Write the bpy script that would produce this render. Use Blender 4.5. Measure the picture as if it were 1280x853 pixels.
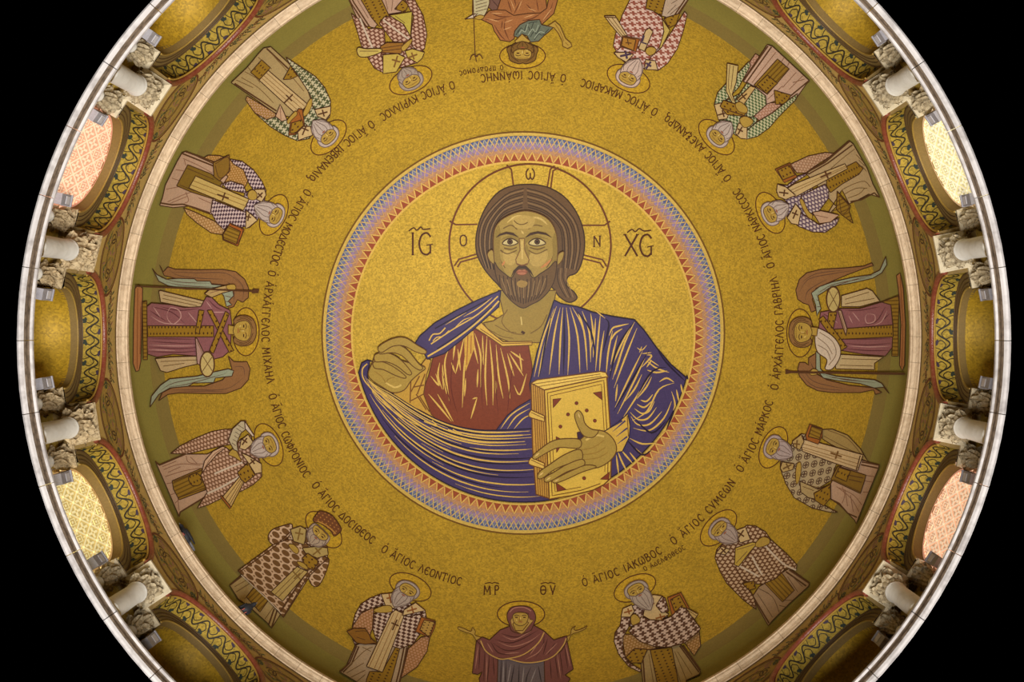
import bpy, bmesh, math, random
from mathutils import Vector
from mathutils.geometry import delaunay_2d_cdt
random.seed(7)
for o in list(bpy.data.objects): bpy.data.objects.remove(o)
scene = bpy.context.scene
COL = scene.collection
pi = math.pi

# ------------------------------------------------------------------ camera
# World X = right in the photograph, world Y = down in it; the lens looks straight up.
# The dome's axis is the world Z axis, the camera stands a step beside it.
F = 1810.0; PX, PY = 677.0, 398.0           # focal length and principal point for a 1280x853 frame
CAM = Vector((0.28, -0.227, 1.6))
cd = bpy.data.cameras.new('camera'); cam = bpy.data.objects.new('camera', cd); COL.objects.link(cam)
cam.location = CAM; cam.rotation_euler = (pi, 0, 0)
cd.sensor_width = 36; cd.lens = F / 1280 * 36
cd.shift_x = -(PX - 640) / 1280; cd.shift_y = (PY - 426.5) / 1280
cd.clip_end = 200
scene.camera = cam

# ------------------------------------------------------------------ world, lamps, exposure
w = bpy.data.worlds.new('night'); scene.world = w; w.use_nodes = True
w.node_tree.nodes['Background'].inputs[0].default_value = (0, 0, 0, 1)
w.node_tree.nodes['Background'].inputs[1].default_value = 0
vs = scene.view_settings
vs.view_transform = 'Standard'; vs.look = 'None'; vs.gamma = 1; vs.use_curve_mapping = False
vs.exposure = 0.0
def add_fill_light(x, y, z, power, size, col=(1, .95, .86)):
    l = bpy.data.lights.new('added_fill_light', 'AREA'); l.shape = 'DISK'; l.size = size
    l.energy = power; l.color = col
    o = bpy.data.objects.new('added_fill_light', l); COL.objects.link(o)
    o.location = (x, y, z); o.rotation_euler = (pi + math.radians(18), math.radians(-5), 0)   # aimed at the far side of the dome
    l.spread = math.radians(90)
    return o
# added unseen lamps standing in for the general light of the church, aimed up
for a in range(6):
    t = a * pi / 3 + .3
    add_fill_light(1.5 * math.cos(t) + .9, 1.5 * math.sin(t) + 4.0, 2.2, 208, 1.2, (1, .97, .92))

# ------------------------------------------------------------------ measures
H0 = 1.6                                     # camera height: all "Z" below are above the camera
RD, ZD = 4.99, 18.0                          # dome radius and height of its centre above the camera
def dome_hit(px, py, off=0.0):
    """the point of the dome (off metres inside its face) that shows at a photograph pixel"""
    d = Vector(((px - PX) / F, (py - PY) / F, 1.0))
    o = Vector((CAM.x, CAM.y, -ZD))
    R = RD - off
    a = d.dot(d); b = 2 * o.dot(d); c = o.dot(o) - R * R
    t = (-b + math.sqrt(b * b - 4 * a * c)) / (2 * a)
    p = o + d * t
    return Vector((p.x, p.y, p.z + ZD + H0))
def dome_uv(p, phi0):
    q = Vector((p.x, p.y, p.z - ZD - H0)); r = math.hypot(q.x, q.y)
    ph = math.atan2(q.y, q.x) - phi0
    ph = (ph + pi) % (2 * pi) - pi
    return (ph * r, RD * math.atan2(r, q.z))
def cyl(r, phi, Z): return Vector((r * math.cos(phi), r * math.sin(phi), Z + H0))

# ------------------------------------------------------------------ materials
def srgb(c):
    f = lambda v: v / 12.92 if v <= .04045 else ((v + .055) / 1.055) ** 2.4
    return tuple(f(v / 255) for v in c) + (1,)
MATS = {}
class NT:
    def __init__(s, name):
        s.m = bpy.data.materials.new(name); s.m.use_nodes = True
        s.t = s.m.node_tree; s.b = s.t.nodes['Principled BSDF']
    def n(s, kind, **kw):
        nd = s.t.nodes.new(kind)
        for k, v in kw.items(): setattr(nd, k, v)
        return nd
    def l(s, a, b): s.t.links.new(a, b)
    def setin(s, sock, v):
        if hasattr(v, 'links'): s.l(v, sock)
        else: sock.default_value = v
    def math(s, op, a, b=0.0, c=0.0):
        nd = s.n('ShaderNodeMath', operation=op)
        for i, v in enumerate((a, b, c)): s.setin(nd.inputs[i], v)
        return nd.outputs[0]
    def mix(s, f, a, b, mode='MIX'):
        nd = s.n('ShaderNodeMix', data_type='RGBA', blend_type=mode)
        s.setin(nd.inputs[0], f); s.setin(nd.inputs[6], a); s.setin(nd.inputs[7], b)
        return nd.outputs[2]
    def ramp(s, f, stops):
        nd = s.n('ShaderNodeValToRGB'); e = nd.color_ramp.elements
        while len(e) < len(stops): e.new(.5)
        for i, (p, c) in enumerate(stops): e[i].position = p; e[i].color = c
        s.setin(nd.inputs[0], f); return nd.outputs[0]
    def pos(s): return s.n('ShaderNodeNewGeometry').outputs['Position']
    def noise(s, vec, scale, detail=2.0):
        nd = s.n('ShaderNodeTexNoise'); nd.inputs['Scale'].default_value = scale
        nd.inputs['Detail'].default_value = detail; s.l(vec, nd.inputs['Vector']); return nd.outputs[0]
    def tess(s, col, amount=.22, scale=62.0, blotch=.12):
        """small glass tesserae: every cell a little lighter or darker"""
        v = s.n('ShaderNodeTexVoronoi'); v.inputs['Scale'].default_value = scale
        p = s.pos(); s.l(p, v.inputs['Vector'])
        sp = s.n('ShaderNodeSeparateColor'); s.l(v.outputs['Color'], sp.inputs[0])
        k = s.math('MULTIPLY_ADD', sp.outputs[0], amount, 1 - amount / 2)
        b = s.math('MULTIPLY_ADD', s.noise(p, 1.7, 4), blotch * 2, 1 - blotch)
        k = s.math('MULTIPLY', k, b)
        g = s.n('ShaderNodeCombineColor')
        for i in range(3): s.l(k, g.inputs[i])
        return s.mix(1.0, col, g.outputs[0], 'MULTIPLY')
    def done(s, col, rough=.6, metal=0.0, spec=.3):
        s.setin(s.b.inputs['Base Color'], col); s.setin(s.b.inputs['Roughness'], rough)
        s.b.inputs['Metallic'].default_value = metal
        s.b.inputs['Specular IOR Level'].default_value = spec
        return s.m
def glass(c, name=None, amount=.2, rough=.6, metal=0.0, blotch=.08):
    """plain coloured mosaic of small tesserae"""
    key = ('g', c, amount, rough, metal, blotch)
    if key not in MATS:
        n = NT(name or 'mosaic'); MATS[key] = n.done(n.tess(srgb(c), amount, blotch=blotch), rough, metal)
    return MATS[key]
def pattern(kind, c1, c2, size=.05, rot=0.0, c3=None):
    key = ('p', kind, c1, c2, size, rot, c3)
    if key in MATS: return MATS[key]
    n = NT('mosaic_' + kind)
    uv = n.n('ShaderNodeUVMap').outputs[0]
    mp = n.n('ShaderNodeMapping'); n.l(uv, mp.inputs[0])
    mp.inputs['Rotation'].default_value = (0, 0, rot); mp.inputs['Scale'].default_value = (1 / size,) * 3
    v = mp.outputs[0]; sx = n.n('ShaderNodeSeparateXYZ'); n.l(v, sx.inputs[0])
    x, y = sx.outputs[0], sx.outputs[1]
    A, B = srgb(c1), srgb(c2)
    fr = lambda q: n.math('FRACT', q)
    if kind == 'check':
        c = n.n('ShaderNodeTexChecker'); n.l(v, c.inputs[0]); c.inputs['Scale'].default_value = 1
        c.inputs[1].default_value = A; c.inputs[2].default_value = B; col = c.outputs[0]
    elif kind == 'brick':
        c = n.n('ShaderNodeTexBrick'); n.l(v, c.inputs[0]); c.inputs['Scale'].default_value = 1
        c.inputs['Color1'].default_value = A; c.inputs['Color2'].default_value = A; c.inputs['Mortar'].default_value = B
        c.inputs['Mortar Size'].default_value = .16; c.inputs['Mortar Smooth'].default_value = .1
        c.inputs['Brick Width'].default_value = .8; c.inputs['Row Height'].default_value = .95; col = c.outputs[0]
    elif kind == 'tooth':            # interlocking stepped crosses
        X, Y = n.math('FLOOR', x), n.math('FLOOR', y)
        L = n.math('FLOORED_MODULO', n.math('MULTIPLY_ADD', Y, 2.0, X), 5.0)
        d = n.math('MULTIPLY', n.math('MULTIPLY_ADD', L, 2.0, -5.0), n.math('GREATER_THAN', L, .5))
        S = n.math('ADD', n.math('MULTIPLY_ADD', X, 3.0, Y), d)
        q = n.math('FLOORED_MODULO', n.math('ROUND', n.math('DIVIDE', S, 5.0)), 2.0)
        col = n.mix(n.math('GREATER_THAN', q, .5), A, B)
    elif kind == 'oval':             # rows of dark roundels with a pale rim
        fx = n.math('SUBTRACT', fr(x), .5); fy = n.math('SUBTRACT', fr(n.math('MULTIPLY', y, .75)), .5)
        d = n.math('SQRT', n.math('ADD', n.math('MULTIPLY', fx, fx), n.math('MULTIPLY', fy, fy)))
        col = n.mix(n.math('LESS_THAN', d, .40), A, srgb((96, 62, 34)))
        col = n.mix(n.math('LESS_THAN', d, .36), col, B)
        sp = n.math('LESS_THAN', n.math('ADD', n.math('ABSOLUTE', n.math('SUBTRACT', n.math('ABSOLUTE', fx), .5)),
                                       n.math('ABSOLUTE', n.math('SUBTRACT', n.math('ABSOLUTE', fy), .5))), .14)
        col = n.mix(sp, col, B)
    elif kind == 'ring':             # pale cloth with dark ringed crosses
        fx = n.math('SUBTRACT', fr(x), .5); fy = n.math('SUBTRACT', fr(n.math('MULTIPLY', y, .8)), .5)
        d = n.math('SQRT', n.math('ADD', n.math('MULTIPLY', fx, fx), n.math('MULTIPLY', fy, fy)))
        col = n.mix(n.math('LESS_THAN', n.math('ABSOLUTE', n.math('SUBTRACT', d, .34)), .05), A, B)
        cr = n.math('MULTIPLY', n.math('LESS_THAN', n.math('MINIMUM', n.math('ABSOLUTE', fx), n.math('ABSOLUTE', fy)), .07),
                    n.math('LESS_THAN', d, .27))
        col = n.mix(cr, col, B)
    elif kind == 'dots':             # gold cloth set with dark gems
        fx = n.math('SUBTRACT', fr(x), .5)
        fy = n.math('SUBTRACT', fr(n.math('ADD', y, n.math('MULTIPLY', n.math('FLOOR', x), .5))), .5)
        d = n.math('ADD', n.math('ABSOLUTE', fx), n.math('ABSOLUTE', fy))
        col = n.mix(n.math('LESS_THAN', d, .24), A, B)
    elif kind == 'stripe':
        col = n.mix(n.math('LESS_THAN', fr(x), .35), A, B)
    MATS[key] = n.done(n.tess(col, .14, blotch=.05), .65)
    return MATS[key]

def tag(o, label=None, cat=None, group=None, kind=None):
    for k, v in (('label', label), ('category', cat), ('group', group), ('kind', kind)):
        if v: o[k] = v
    return o
def link(name, me, parent=None):
    o = bpy.data.objects.new(name, me); COL.objects.link(o)
    if parent: o.parent = parent
    return o
def empty(name, loc=(0, 0, 0), parent=None):
    o = bpy.data.objects.new(name, None); COL.objects.link(o); o.location = loc
    o.empty_display_size = .1
    if parent: o.parent = parent
    return o
def mesh(name, verts, faces, mats, midx=None, smooth=False):
    me = bpy.data.meshes.new(name); me.from_pydata([tuple(v) for v in verts], [], faces)
    for m in (mats if isinstance(mats, (list, tuple)) else [mats]): me.materials.append(m)
    if midx: me.polygons.foreach_set('material_index', midx)
    if smooth: me.polygons.foreach_set('use_smooth', [True] * len(me.polygons))
    me.update(); return me
def grid(nu, nv, fn, closed_u=False):
    """verts and quad faces of a nu x nv patch"""
    vs_ = [fn(i / nu, j / nv) for i in range(nu if closed_u else nu + 1) for j in range(nv + 1)]
    fs = []
    for i in range(nu):
        a = i * (nv + 1); b = ((i + 1) % nu if closed_u else i + 1) * (nv + 1)
        for j in range(nv): fs.append((a + j, b + j, b + j + 1, a + j + 1))
    return vs_, fs
class MB:
    """collects pieces of one mesh"""
    def __init__(s): s.v = []; s.f = []; s.k = []
    def add(s, vs_, fs, k=0):
        b = len(s.v); s.v += [Vector(q) for q in vs_]; s.f += [tuple(b + i for i in f) for f in fs]; s.k += [k] * len(fs)
    def tube(s, pts, rad, n=8, k=0, closed=False, caps=True):
        pts = [Vector(p) for p in pts]; m = len(pts); b = len(s.v); prev = None
        rads = rad if isinstance(rad, (list, tuple)) else [rad] * m
        for i, p in enumerate(pts):
            d = (pts[(i + 1) % m] - pts[i - 1]) if closed else (pts[min(i + 1, m - 1)] - pts[max(i - 1, 0)])
            d.normalize()
            a = prev if prev is not None else (Vector((0, 0, 1)) if abs(d.z) < .9 else Vector((1, 0, 0)))
            u = (a - d * a.dot(d)).normalized(); prev = u; v = d.cross(u)
            for j in range(n):
                t = 2 * pi * j / n; s.v.append(p + (u * math.cos(t) + v * math.sin(t)) * rads[i])
        for i in range(m if closed else m - 1):
            a, c = b + i * n, b + ((i + 1) % m) * n
            for j in range(n): s.f.append((a + j, a + (j + 1) % n, c + (j + 1) % n, c + j)); s.k.append(k)
        if caps and not closed:
            s.f.append(tuple(b + j for j in range(n))); s.f.append(tuple(b + (m - 1) * n + j for j in range(n))); s.k += [k, k]
    def box(s, c, sx, sy, sz, ax=(1, 0, 0), ay=(0, 1, 0), az=(0, 0, 1), k=0, taper=1.0):
        c, ax, ay, az = Vector(c), Vector(ax), Vector(ay), Vector(az)
        q = []
        for dz in (-1, 1):
            tp = taper if dz > 0 else 1
            for dx, dy in ((-1, -1), (1, -1), (1, 1), (-1, 1)):
                q.append(c + ax * dx * sx / 2 * tp + ay * dy * sy / 2 * tp + az * dz * sz / 2)
        s.add(q, [(0, 3, 2, 1), (4, 5, 6, 7), (0, 1, 5, 4), (1, 2, 6, 5), (2, 3, 7, 6), (3, 0, 4, 7)], k)
    def mesh(s, name, mats, smooth=False): return mesh(name, s.v, s.f, mats, s.k, smooth)
def cdt_fill(outer, spacing, holes=()):
    """triangles filling a flat outline, with inner points so that it can be bent over the dome"""
    loops = [outer] + list(holes); V = []; E = []
    for lp in loops:
        b = len(V); V += [Vector((p[0], p[1])) for p in lp]; E += [(b + i, b + (i + 1) % len(lp)) for i in range(len(lp))]
    x0 = min(p[0] for p in outer); x1 = max(p[0] for p in outer); y0 = min(p[1] for p in outer); y1 = max(p[1] for p in outer)
    def inside(x, y, lp):
        c = False
        for i in range(len(lp)):
            (ax, ay), (bx, by) = lp[i - 1][:2], lp[i][:2]
            if (ay > y) != (by > y) and x < (bx - ax) * (y - ay) / (by - ay) + ax: c = not c
        return c
    nx, ny = int((x1 - x0) / spacing), int((y1 - y0) / spacing)
    for i in range(1, nx + 1):
        for j in range(1, ny + 1):
            x, y = x0 + (i + .5 * (j % 2) - .25) * spacing, y0 + j * spacing
            if inside(x, y, outer) and not any(inside(x, y, h) for h in holes): V.append(Vector((x, y)))
    v, e, f, *_ = delaunay_2d_cdt(V, E, [], 0, 1e-4)
    out = []
    for t in f:
        cx = sum(v[i].x for i in t) / len(t); cy = sum(v[i].y for i in t) / len(t)
        if inside(cx, cy, outer) and not any(inside(cx, cy, h) for h in holes): out.append(tuple(t))
    return [(p.x, p.y) for p in v], out
def densify(pts, step, closed=True):
    out = []; n = len(pts)
    for i in range(n if closed else n - 1):
        a, b = pts[i], pts[(i + 1) % n]; k = max(1, math.ceil(math.dist(a, b) / step))
        out += [(a[0] + (b[0] - a[0]) * j / k, a[1] + (b[1] - a[1]) * j / k) for j in range(k)]
    if not closed: out.append(tuple(pts[-1]))
    return out
def smooth(pts, k=4, closed=True):
    n = len(pts)
    if n < 3: return list(pts)
    out = []
    for i in range(n if closed else n - 1):
        g = (lambda j: pts[j % n]) if closed else (lambda j: pts[max(0, min(n - 1, j))])
        p0, p1, p2, p3 = g(i - 1), g(i), g(i + 1), g(i + 2)
        for j in range(k):
            t = j / k
            out.append(tuple(.5 * (2 * p1[c] + (p2[c] - p0[c]) * t + (2 * p0[c] - 5 * p1[c] + 4 * p2[c] - p3[c]) * t * t
                                   + (3 * p1[c] - p0[c] - 3 * p2[c] + p3[c]) * t ** 3) for c in (0, 1)))
    if not closed: out.append(tuple(pts[-1]))
    return out
def ribbon(pts, w, taper=0):
    """a flat stroke: left/right outlines of a polyline; taper 1 = pointed end, 2 = pointed at both ends"""
    n = len(pts); L, R_ = [], []
    for i, p in enumerate(pts):
        a, b = pts[max(0, i - 1)], pts[min(n - 1, i + 1)]
        dx, dy = b[0] - a[0], b[1] - a[1]; d = math.hypot(dx, dy) or 1
        t = i / max(1, n - 1)
        k = 1.0 if not taper else (max(.12, 1 - t) ** .7 if taper == 1 else max(.12, math.sin(pi * t)) ** .7)
        ox, oy = -dy / d * w / 2 * k, dx / d * w / 2 * k
        L.append((p[0] + ox, p[1] + oy)); R_.append((p[0] - ox, p[1] - oy))
    return L, R_

# ------------------------------------------------------------------ materials of the building
def gold_mat(name, c, metal=.12, rough=.75, amt=.52, blotch=.16):
    n = NT(name); return n.done(n.tess(srgb(c), amt, 46, blotch), rough, metal, .4)
GOLD = gold_mat('gold_mosaic', (177, 143, 40))
GOLD_IN = gold_mat('bright_gold_mosaic', (195, 161, 58))
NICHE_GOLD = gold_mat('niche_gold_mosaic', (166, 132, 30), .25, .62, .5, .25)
SOFFIT_GOLD = gold_mat('soffit_gold_mosaic', (166, 138, 50), .2)
PIER_GOLD = gold_mat('pier_gold_mosaic', (196, 166, 74), .2)
def olive(name, c, blotch=.12):
    n = NT(name); return n.done(n.tess(srgb(c), .16, 60, blotch), .7)
GREEN_BAND = olive('olive_green_mosaic', (138, 128, 60))
GREY_BAND = olive('grey_olive_mosaic', (134, 116, 60))
SPANDREL = olive('spandrel_mosaic', (186, 154, 86), .22)
BROWN_BAND = olive('brown_mosaic', (122, 98, 52), .2)
def stone(name, c1, c2, dirt, sc=3.0, amt=.5):
    n = NT(name); p = n.pos()
    oi = n.n('ShaderNodeObjectInfo')
    base = n.mix(n.noise(p, sc, 6), srgb(c1), srgb(c2))
    d = n.math('MULTIPLY', n.ramp(n.noise(p, sc * 3.1, 8), [(.45, (0, 0, 0, 1)), (.7, (1, 1, 1, 1))]), amt)
    base = n.mix(d, base, srgb(dirt))
    k = n.math('MULTIPLY_ADD', oi.outputs['Random'], .16, .92)
    g = n.n('ShaderNodeCombineColor')
    for i in range(3): n.l(k, g.inputs[i])
    base = n.mix(1.0, base, g.outputs[0], 'MULTIPLY')
    bp = n.n('ShaderNodeBump'); bp.inputs['Strength'].default_value = .35; bp.inputs['Distance'].default_value = .02
    n.l(n.noise(p, sc * 9, 6), bp.inputs['Height']); n.l(bp.outputs[0], n.b.inputs['Normal'])
    return n.done(base, .85, 0, .2)
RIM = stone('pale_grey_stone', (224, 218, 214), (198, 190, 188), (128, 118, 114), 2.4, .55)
GRIMY_SHADED = stone('grimy_shaded_grey_stone', (150, 132, 114), (118, 100, 82), (62, 50, 40), 5, .7)  # ring hollow: grime, with the shade of the recess put into the colour
CORNICE = stone('cream_stone', (228, 204, 172), (214, 186, 152), (150, 120, 86), 4.0, .4)
MARBLE = stone('white_marble', (236, 232, 222), (222, 216, 204), (196, 188, 172), 3, .3)
CAPITAL = stone('carved_limestone', (206, 192, 162), (178, 158, 122), (92, 74, 50), 9, .85)
ABACUS = stone('abacus_stone', (220, 206, 176), (206, 190, 158), (150, 130, 98), 3, .35)
BOX_GREY = stone('grey_painted_box', (176, 172, 176), (150, 146, 152), (120, 116, 118), 5, .3)
DARK = glass((58, 40, 24), 'dark_brown_mosaic', .15)
RED_MOLD = stone('red_brown_moulding', (132, 62, 42), (112, 48, 32), (150, 98, 62), 6, .4)
RED_MOLD.node_tree.nodes['Principled BSDF'].inputs['Roughness'].default_value = .38
RED_MOLD.node_tree.nodes['Principled BSDF'].inputs['Specular IOR Level'].default_value = .6

# ------------------------------------------------------------------ dome
def dome_pt(r_off, theta, phi):
    R = RD - r_off
    return Vector((R * math.sin(theta) * math.cos(phi), R * math.sin(theta) * math.sin(phi), R * math.cos(theta) + ZD + H0))
def theta_px(r):
    """polar angle of the dome that shows r pixels from the axis"""
    lo, hi = 0.0, 1.57
    for _ in range(50):
        m = (lo + hi) / 2
        if F * RD * math.sin(m) / (ZD + RD * math.cos(m)) < r: lo = m
        else: hi = m
    return lo
def dome_zone(name, t0, t1, mat, parent=None, off=0.0, nu=192, nv=24):
    v, f = grid(nu, nv, lambda a, b: dome_pt(off, t0 + (t1 - t0) * b, 2 * pi * a), True)
    me = mesh(name, v, f, mat, smooth=True); return link(name, me, parent)
TH_GREY, TH_GREEN = theta_px(448), theta_px(464)
ceiling = tag(dome_zone('ceiling', .0005, TH_GREY, GOLD, nv=48), 'gold mosaic vault of the dome', kind='structure')
dome_zone('grey_band', TH_GREY, TH_GREEN, GREY_BAND, ceiling, nv=4)
dome_zone('green_band', TH_GREEN, pi / 2, GREEN_BAND, ceiling, nv=8)

# ------------------------------------------------------------------ rings of stone
def ring_stones(name, label, profile, n, mat, part, gap, seg, second={}):
    root = tag(empty(name, (0, 0, profile[0][1] + H0)), label, kind='structure')
    da = 2 * pi / n - gap
    v, f = grid(seg, len(profile) - 1, lambda a, b: cyl(*((lambda q: (q[0], -da / 2 + da * a, q[1]))(profile[round(b * (len(profile) - 1))]))))
    m = len(profile)
    f.append(tuple(range(m))); f.append(tuple(seg * m + i for i in range(m)))
    for k in range(seg): f.append((k * m, k * m + m - 1, (k + 1) * m + m - 1, (k + 1) * m))
    v = [q - Vector((0, 0, profile[0][1] + H0)) for q in v]
    m1 = len(profile) - 1
    me = mesh(part, v, f, mat, [second.get(i % m1, 0) if i < seg * m1 else 0 for i in range(len(f))])
    for i in range(n):
        o = link(part, me, root); o.rotation_euler = (0, 0, 2 * pi * (i + .5) / n)
    return root
# lower ring: rounded outer face, dark hollow, thin lip
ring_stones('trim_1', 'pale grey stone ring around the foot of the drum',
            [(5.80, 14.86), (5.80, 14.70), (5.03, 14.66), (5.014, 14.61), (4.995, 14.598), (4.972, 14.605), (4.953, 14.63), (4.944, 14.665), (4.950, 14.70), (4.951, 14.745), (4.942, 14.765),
             (4.921, 14.777), (4.918, 14.785), (4.918, 14.82), (4.95, 14.86)], 42, [RIM, GRIMY_SHADED], 'stone', .0016, 8, {6: 1, 7: 1, 8: 1, 9: 1})
ring_stones('trim_2', 'cream stone cornice between drum and dome',
            [(5.10, 17.70), (4.93, 17.71), (4.915, 17.73), (4.905, 17.77), (4.885, 17.815), (4.862, 17.84), (4.850, 17.87), (4.838, 17.88), (4.838, 17.95),
             (4.90, 17.97), (5.10, 17.97)], 96, CORNICE, 'stone', .0007, 4)

# wall below the ring: darkness put into its black colour, hides the ledge
n_ = NT('darkness_painted_black'); BLACKWALL = n_.done((0.0, 0.0, 0.0, 1), 1, 0, 0)
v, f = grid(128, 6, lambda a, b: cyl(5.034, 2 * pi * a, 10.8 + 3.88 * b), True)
tag(link('wall_lower', mesh('wall_lower', v, f, BLACKWALL, smooth=True)), 'wall painted black for darkness below the pale stone ring', kind='structure')

# ------------------------------------------------------------------ drum: sixteen bays
NB = 16; HALF = pi / NB
ZA = 16.52                                   # top of the abaci, springing of the arches
RW, RI, RN = 4.93, 5.20, 5.28                # wall face, second order, niche or pane
AM, AI = .755, .575                          # radii of the outer and inner arch
ZT = 17.72
wall = tag(empty('wall_drum', (0, 0, 14.86 + H0)), 'arcaded drum wall with mosaic spandrels below the cornice', kind='structure')
OFF = Vector((0, 0, 14.86 + H0))
def arch_pt(rad, al, r):                     # point of an arch of that radius, al 0..pi, at distance r from the axis
    t = rad * math.cos(al); return cyl(r, t / r, ZA + rad * math.sin(al))
def bay_part(name, me):
    """the same part in every bay, as a child of the drum wall"""
    return [tag_rot(link(name, me, wall), i) for i in range(NB)]
def tag_rot(o, i): o.rotation_euler = (0, 0, 2 * HALF * i); return o
def loc(vs_): return [v - OFF for v in vs_]
# spandrel wall
hw = RW * HALF
outer = [(-hw, ZA), (-hw, ZT), (hw, ZT), (hw, ZA), (AM, ZA)] + [(AM * math.cos(a * pi / 24), ZA + AM * math.sin(a * pi / 24)) for a in range(1, 24)] + [(-AM, ZA)]
pv, pf = cdt_fill(densify(outer, .06), .08)
bay_part('spandrel', mesh('spandrel', loc([cyl(RW, p[0] / RW, p[1]) for p in pv]), pf, SPANDREL, smooth=True))
# red roll moulding round the arch
mb = MB(); mb.tube(loc([arch_pt(AM + .005, pi * a / 40, RW + .012) for a in range(41)]), .036, 10)
bay_part('arch_moulding', mb.mesh('arch_moulding', RED_MOLD, True))
mb = MB(); mb.tube(loc([arch_pt(AM - .04, pi * a / 40, RW + .028) for a in range(41)]), .012, 6)
bay_part('arch_fillet', mb.mesh('arch_fillet', glass((168, 132, 54), 'gold_fillet'), True))
# soffit
v, f = grid(40, 3, lambda a, b: arch_pt(AM, pi * a, RW + (RI - RW) * b) - OFF)
soffits = bay_part('arch_soffit', mesh('arch_soffit', v, f, SOFFIT_GOLD, smooth=True))
# running vine on the soffit, slightly proud
def sof(al, d, lift=.006): return arch_pt(AM - lift, al, RW + .02 + d * (RI - RW - .02)) - OFF
def soffit_ribbon(mb, pts, w, lift=.006, k=0, taper=0):
    L, R_ = ribbon(densify([(p[0] * AM, p[1] * (RI - RW)) for p in pts], .02, False), w, taper)
    m = len(L); q = [sof(p[0] / AM, p[1] / (RI - RW), lift) for p in L] + [sof(p[0] / AM, p[1] / (RI - RW), lift) for p in R_]
    mb.add(q, [(i, i + 1, m + i + 1, m + i) for i in range(m - 1)], k)
VINE = glass((46, 38, 24), 'dark_vine_mosaic', .15); LEAF = glass((46, 52, 42), 'blue_green_leaf_mosaic', .2); BERRY = glass((62, 48, 62), 'purple_berry_mosaic', .2)
mb = MB(); nw = 9
wav = lambda a: .5 + .30 * math.sin(a * nw * 2 + .3)
soffit_ribbon(mb, [(a * pi / 160, wav(a * pi / 160)) for a in range(161)], .020)
lf = MB(); bm_ = MB()
for i in range(nw * 2 - 1):
    a0 = (i + .5) * pi / (2 * nw) * 1.0 + (pi / 4 - .3 / (2 * nw) * 2) / nw * .5
    a0 = (pi / 2 + pi * i - .3) / (2 * nw)
    sgn = 1 if i % 2 == 0 else -1                       # crest side
    pts = [(a0 - .10 + .0, wav(a0 - .10)), (a0 - .02, .5 + .10 * sgn), (a0 + .05, .5 - .10 * sgn), (a0 + .03, .5 - .30 * sgn)]
    soffit_ribbon(mb, smooth(pts, 5, False), .011, .007)
    for j in range(3):                                   # three-lobed leaf
        t = (pi if sgn > 0 else 0) + pi / 2 + (j - 1) * 1.0 + (.3 if i % 3 else -.3)
        c = (a0 + .01, .5 - .27 * sgn)
        soffit_ribbon(lf if i % 2 else bm_, [c, (c[0] + .055 * math.cos(t), c[1] + .22 * math.sin(t))], .036, .009, taper=2)
    soffit_ribbon(mb, smooth([(a0 + .07, wav(a0 + .07)), (a0 + .11, .5 + .42 * sgn), (a0 + .05, .5 + .46 * sgn)], 4, False), .009, .007)
for nm, b_, mt in (('vine', mb, VINE), ('vine_leaves', lf, LEAF), ('vine_berries', bm_, BERRY)):
    me = b_.mesh(nm, mt)
    for s in soffits: link(nm, me, s)
# second order: narrow brown arch face and its edge
v, f = grid(40, 2, lambda a, b: arch_pt(AM + .02 + (AI - AM - .02) * b, pi * a, RI) - OFF)
mb = MB(); mb.add(v, f)
v, f = grid(40, 1, lambda a, b: arch_pt(AI, pi * a, RI + (RN + .04 - RI) * b) - OFF); mb.add(v, f)
inner_arches = bay_part('inner_arch', mb.mesh('inner_arch', BROWN_BAND))
mb = MB()
for rr, r_, wd, k in ((AI + .004, RI - .004, .012, 0), (AI + .06, RI - .004, .006, 1), (AI + .11, RI - .004, .006, 1), (AM - .012, RI - .006, .010, 1)):
    mb.tube([arch_pt(rr, pi * a / 36, r_) - OFF for a in range(37)], wd, 5, k)
me = mb.mesh('arch_line', [glass((150, 120, 54), 'gold_line', .2), glass((84, 60, 32), 'brown_line', .2)])
for s in inner_arches: link('arch_line', me, s)
# piers between the bays (gold mosaic behind the columns)
mb = MB()
pw = .50
v, f = grid(6, 8, lambda a, b: cyl(5.37, HALF + (-pw + 2 * pw * a) / RI * .86, 14.86 + (ZA - 14.86) * b) - OFF); mb.add(v, f)
for s in (-1, 1):
    v, f = grid(1, 4, lambda a, b: cyl(5.37 + .4 * a, HALF + s * pw * .86 / RI, 14.86 + (ZA - 14.86) * b) - OFF); mb.add(v, f)
bay_part('pier', mb.mesh('pier', PIER_GOLD))
# flat soffit that closes the wall over each abacus
v, f = grid(6, 2, lambda a, b: cyl(RW + (5.40 - RW) * b, HALF + (-.25 + .5 * a) / RW, ZA) - OFF)
bay_part('pier_soffit', mesh('pier_soffit', v, f, BROWN_BAND))
# mosaic on the spandrels: ovals with scrolls over the columns, borders
def wall_ribbon(mb, pts, w, k=0, lift=.006, taper=0, c=HALF):
    L, R_ = ribbon(densify(pts, .03, False), w, taper); m = len(L)
    q = [cyl(RW - lift, c + p[0] / RW, p[1]) - OFF for p in L + R_]
    mb.add(q, [(i, i + 1, m + i + 1, m + i) for i in range(m - 1)], k)
def wall_fill(mb, pts, k=0, lift=.004, c=HALF):
    pv, pf = cdt_fill(densify(pts, .04), .06); mb.add([cyl(RW - lift, c + p[0] / RW, p[1]) - OFF for p in pv], pf, k)
SP = [glass((98, 48, 26), 'brown_red_line', .2), glass((118, 112, 62), 'sage_mosaic', .2), glass((150, 104, 84), 'dusty_pink_mosaic', .2),
      glass((52, 70, 48), 'deep_green_mosaic', .2), glass((156, 126, 58), 'oval_gold_mosaic', .2), glass((78, 54, 30), 'brown_scroll_mosaic', .2)]
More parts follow.
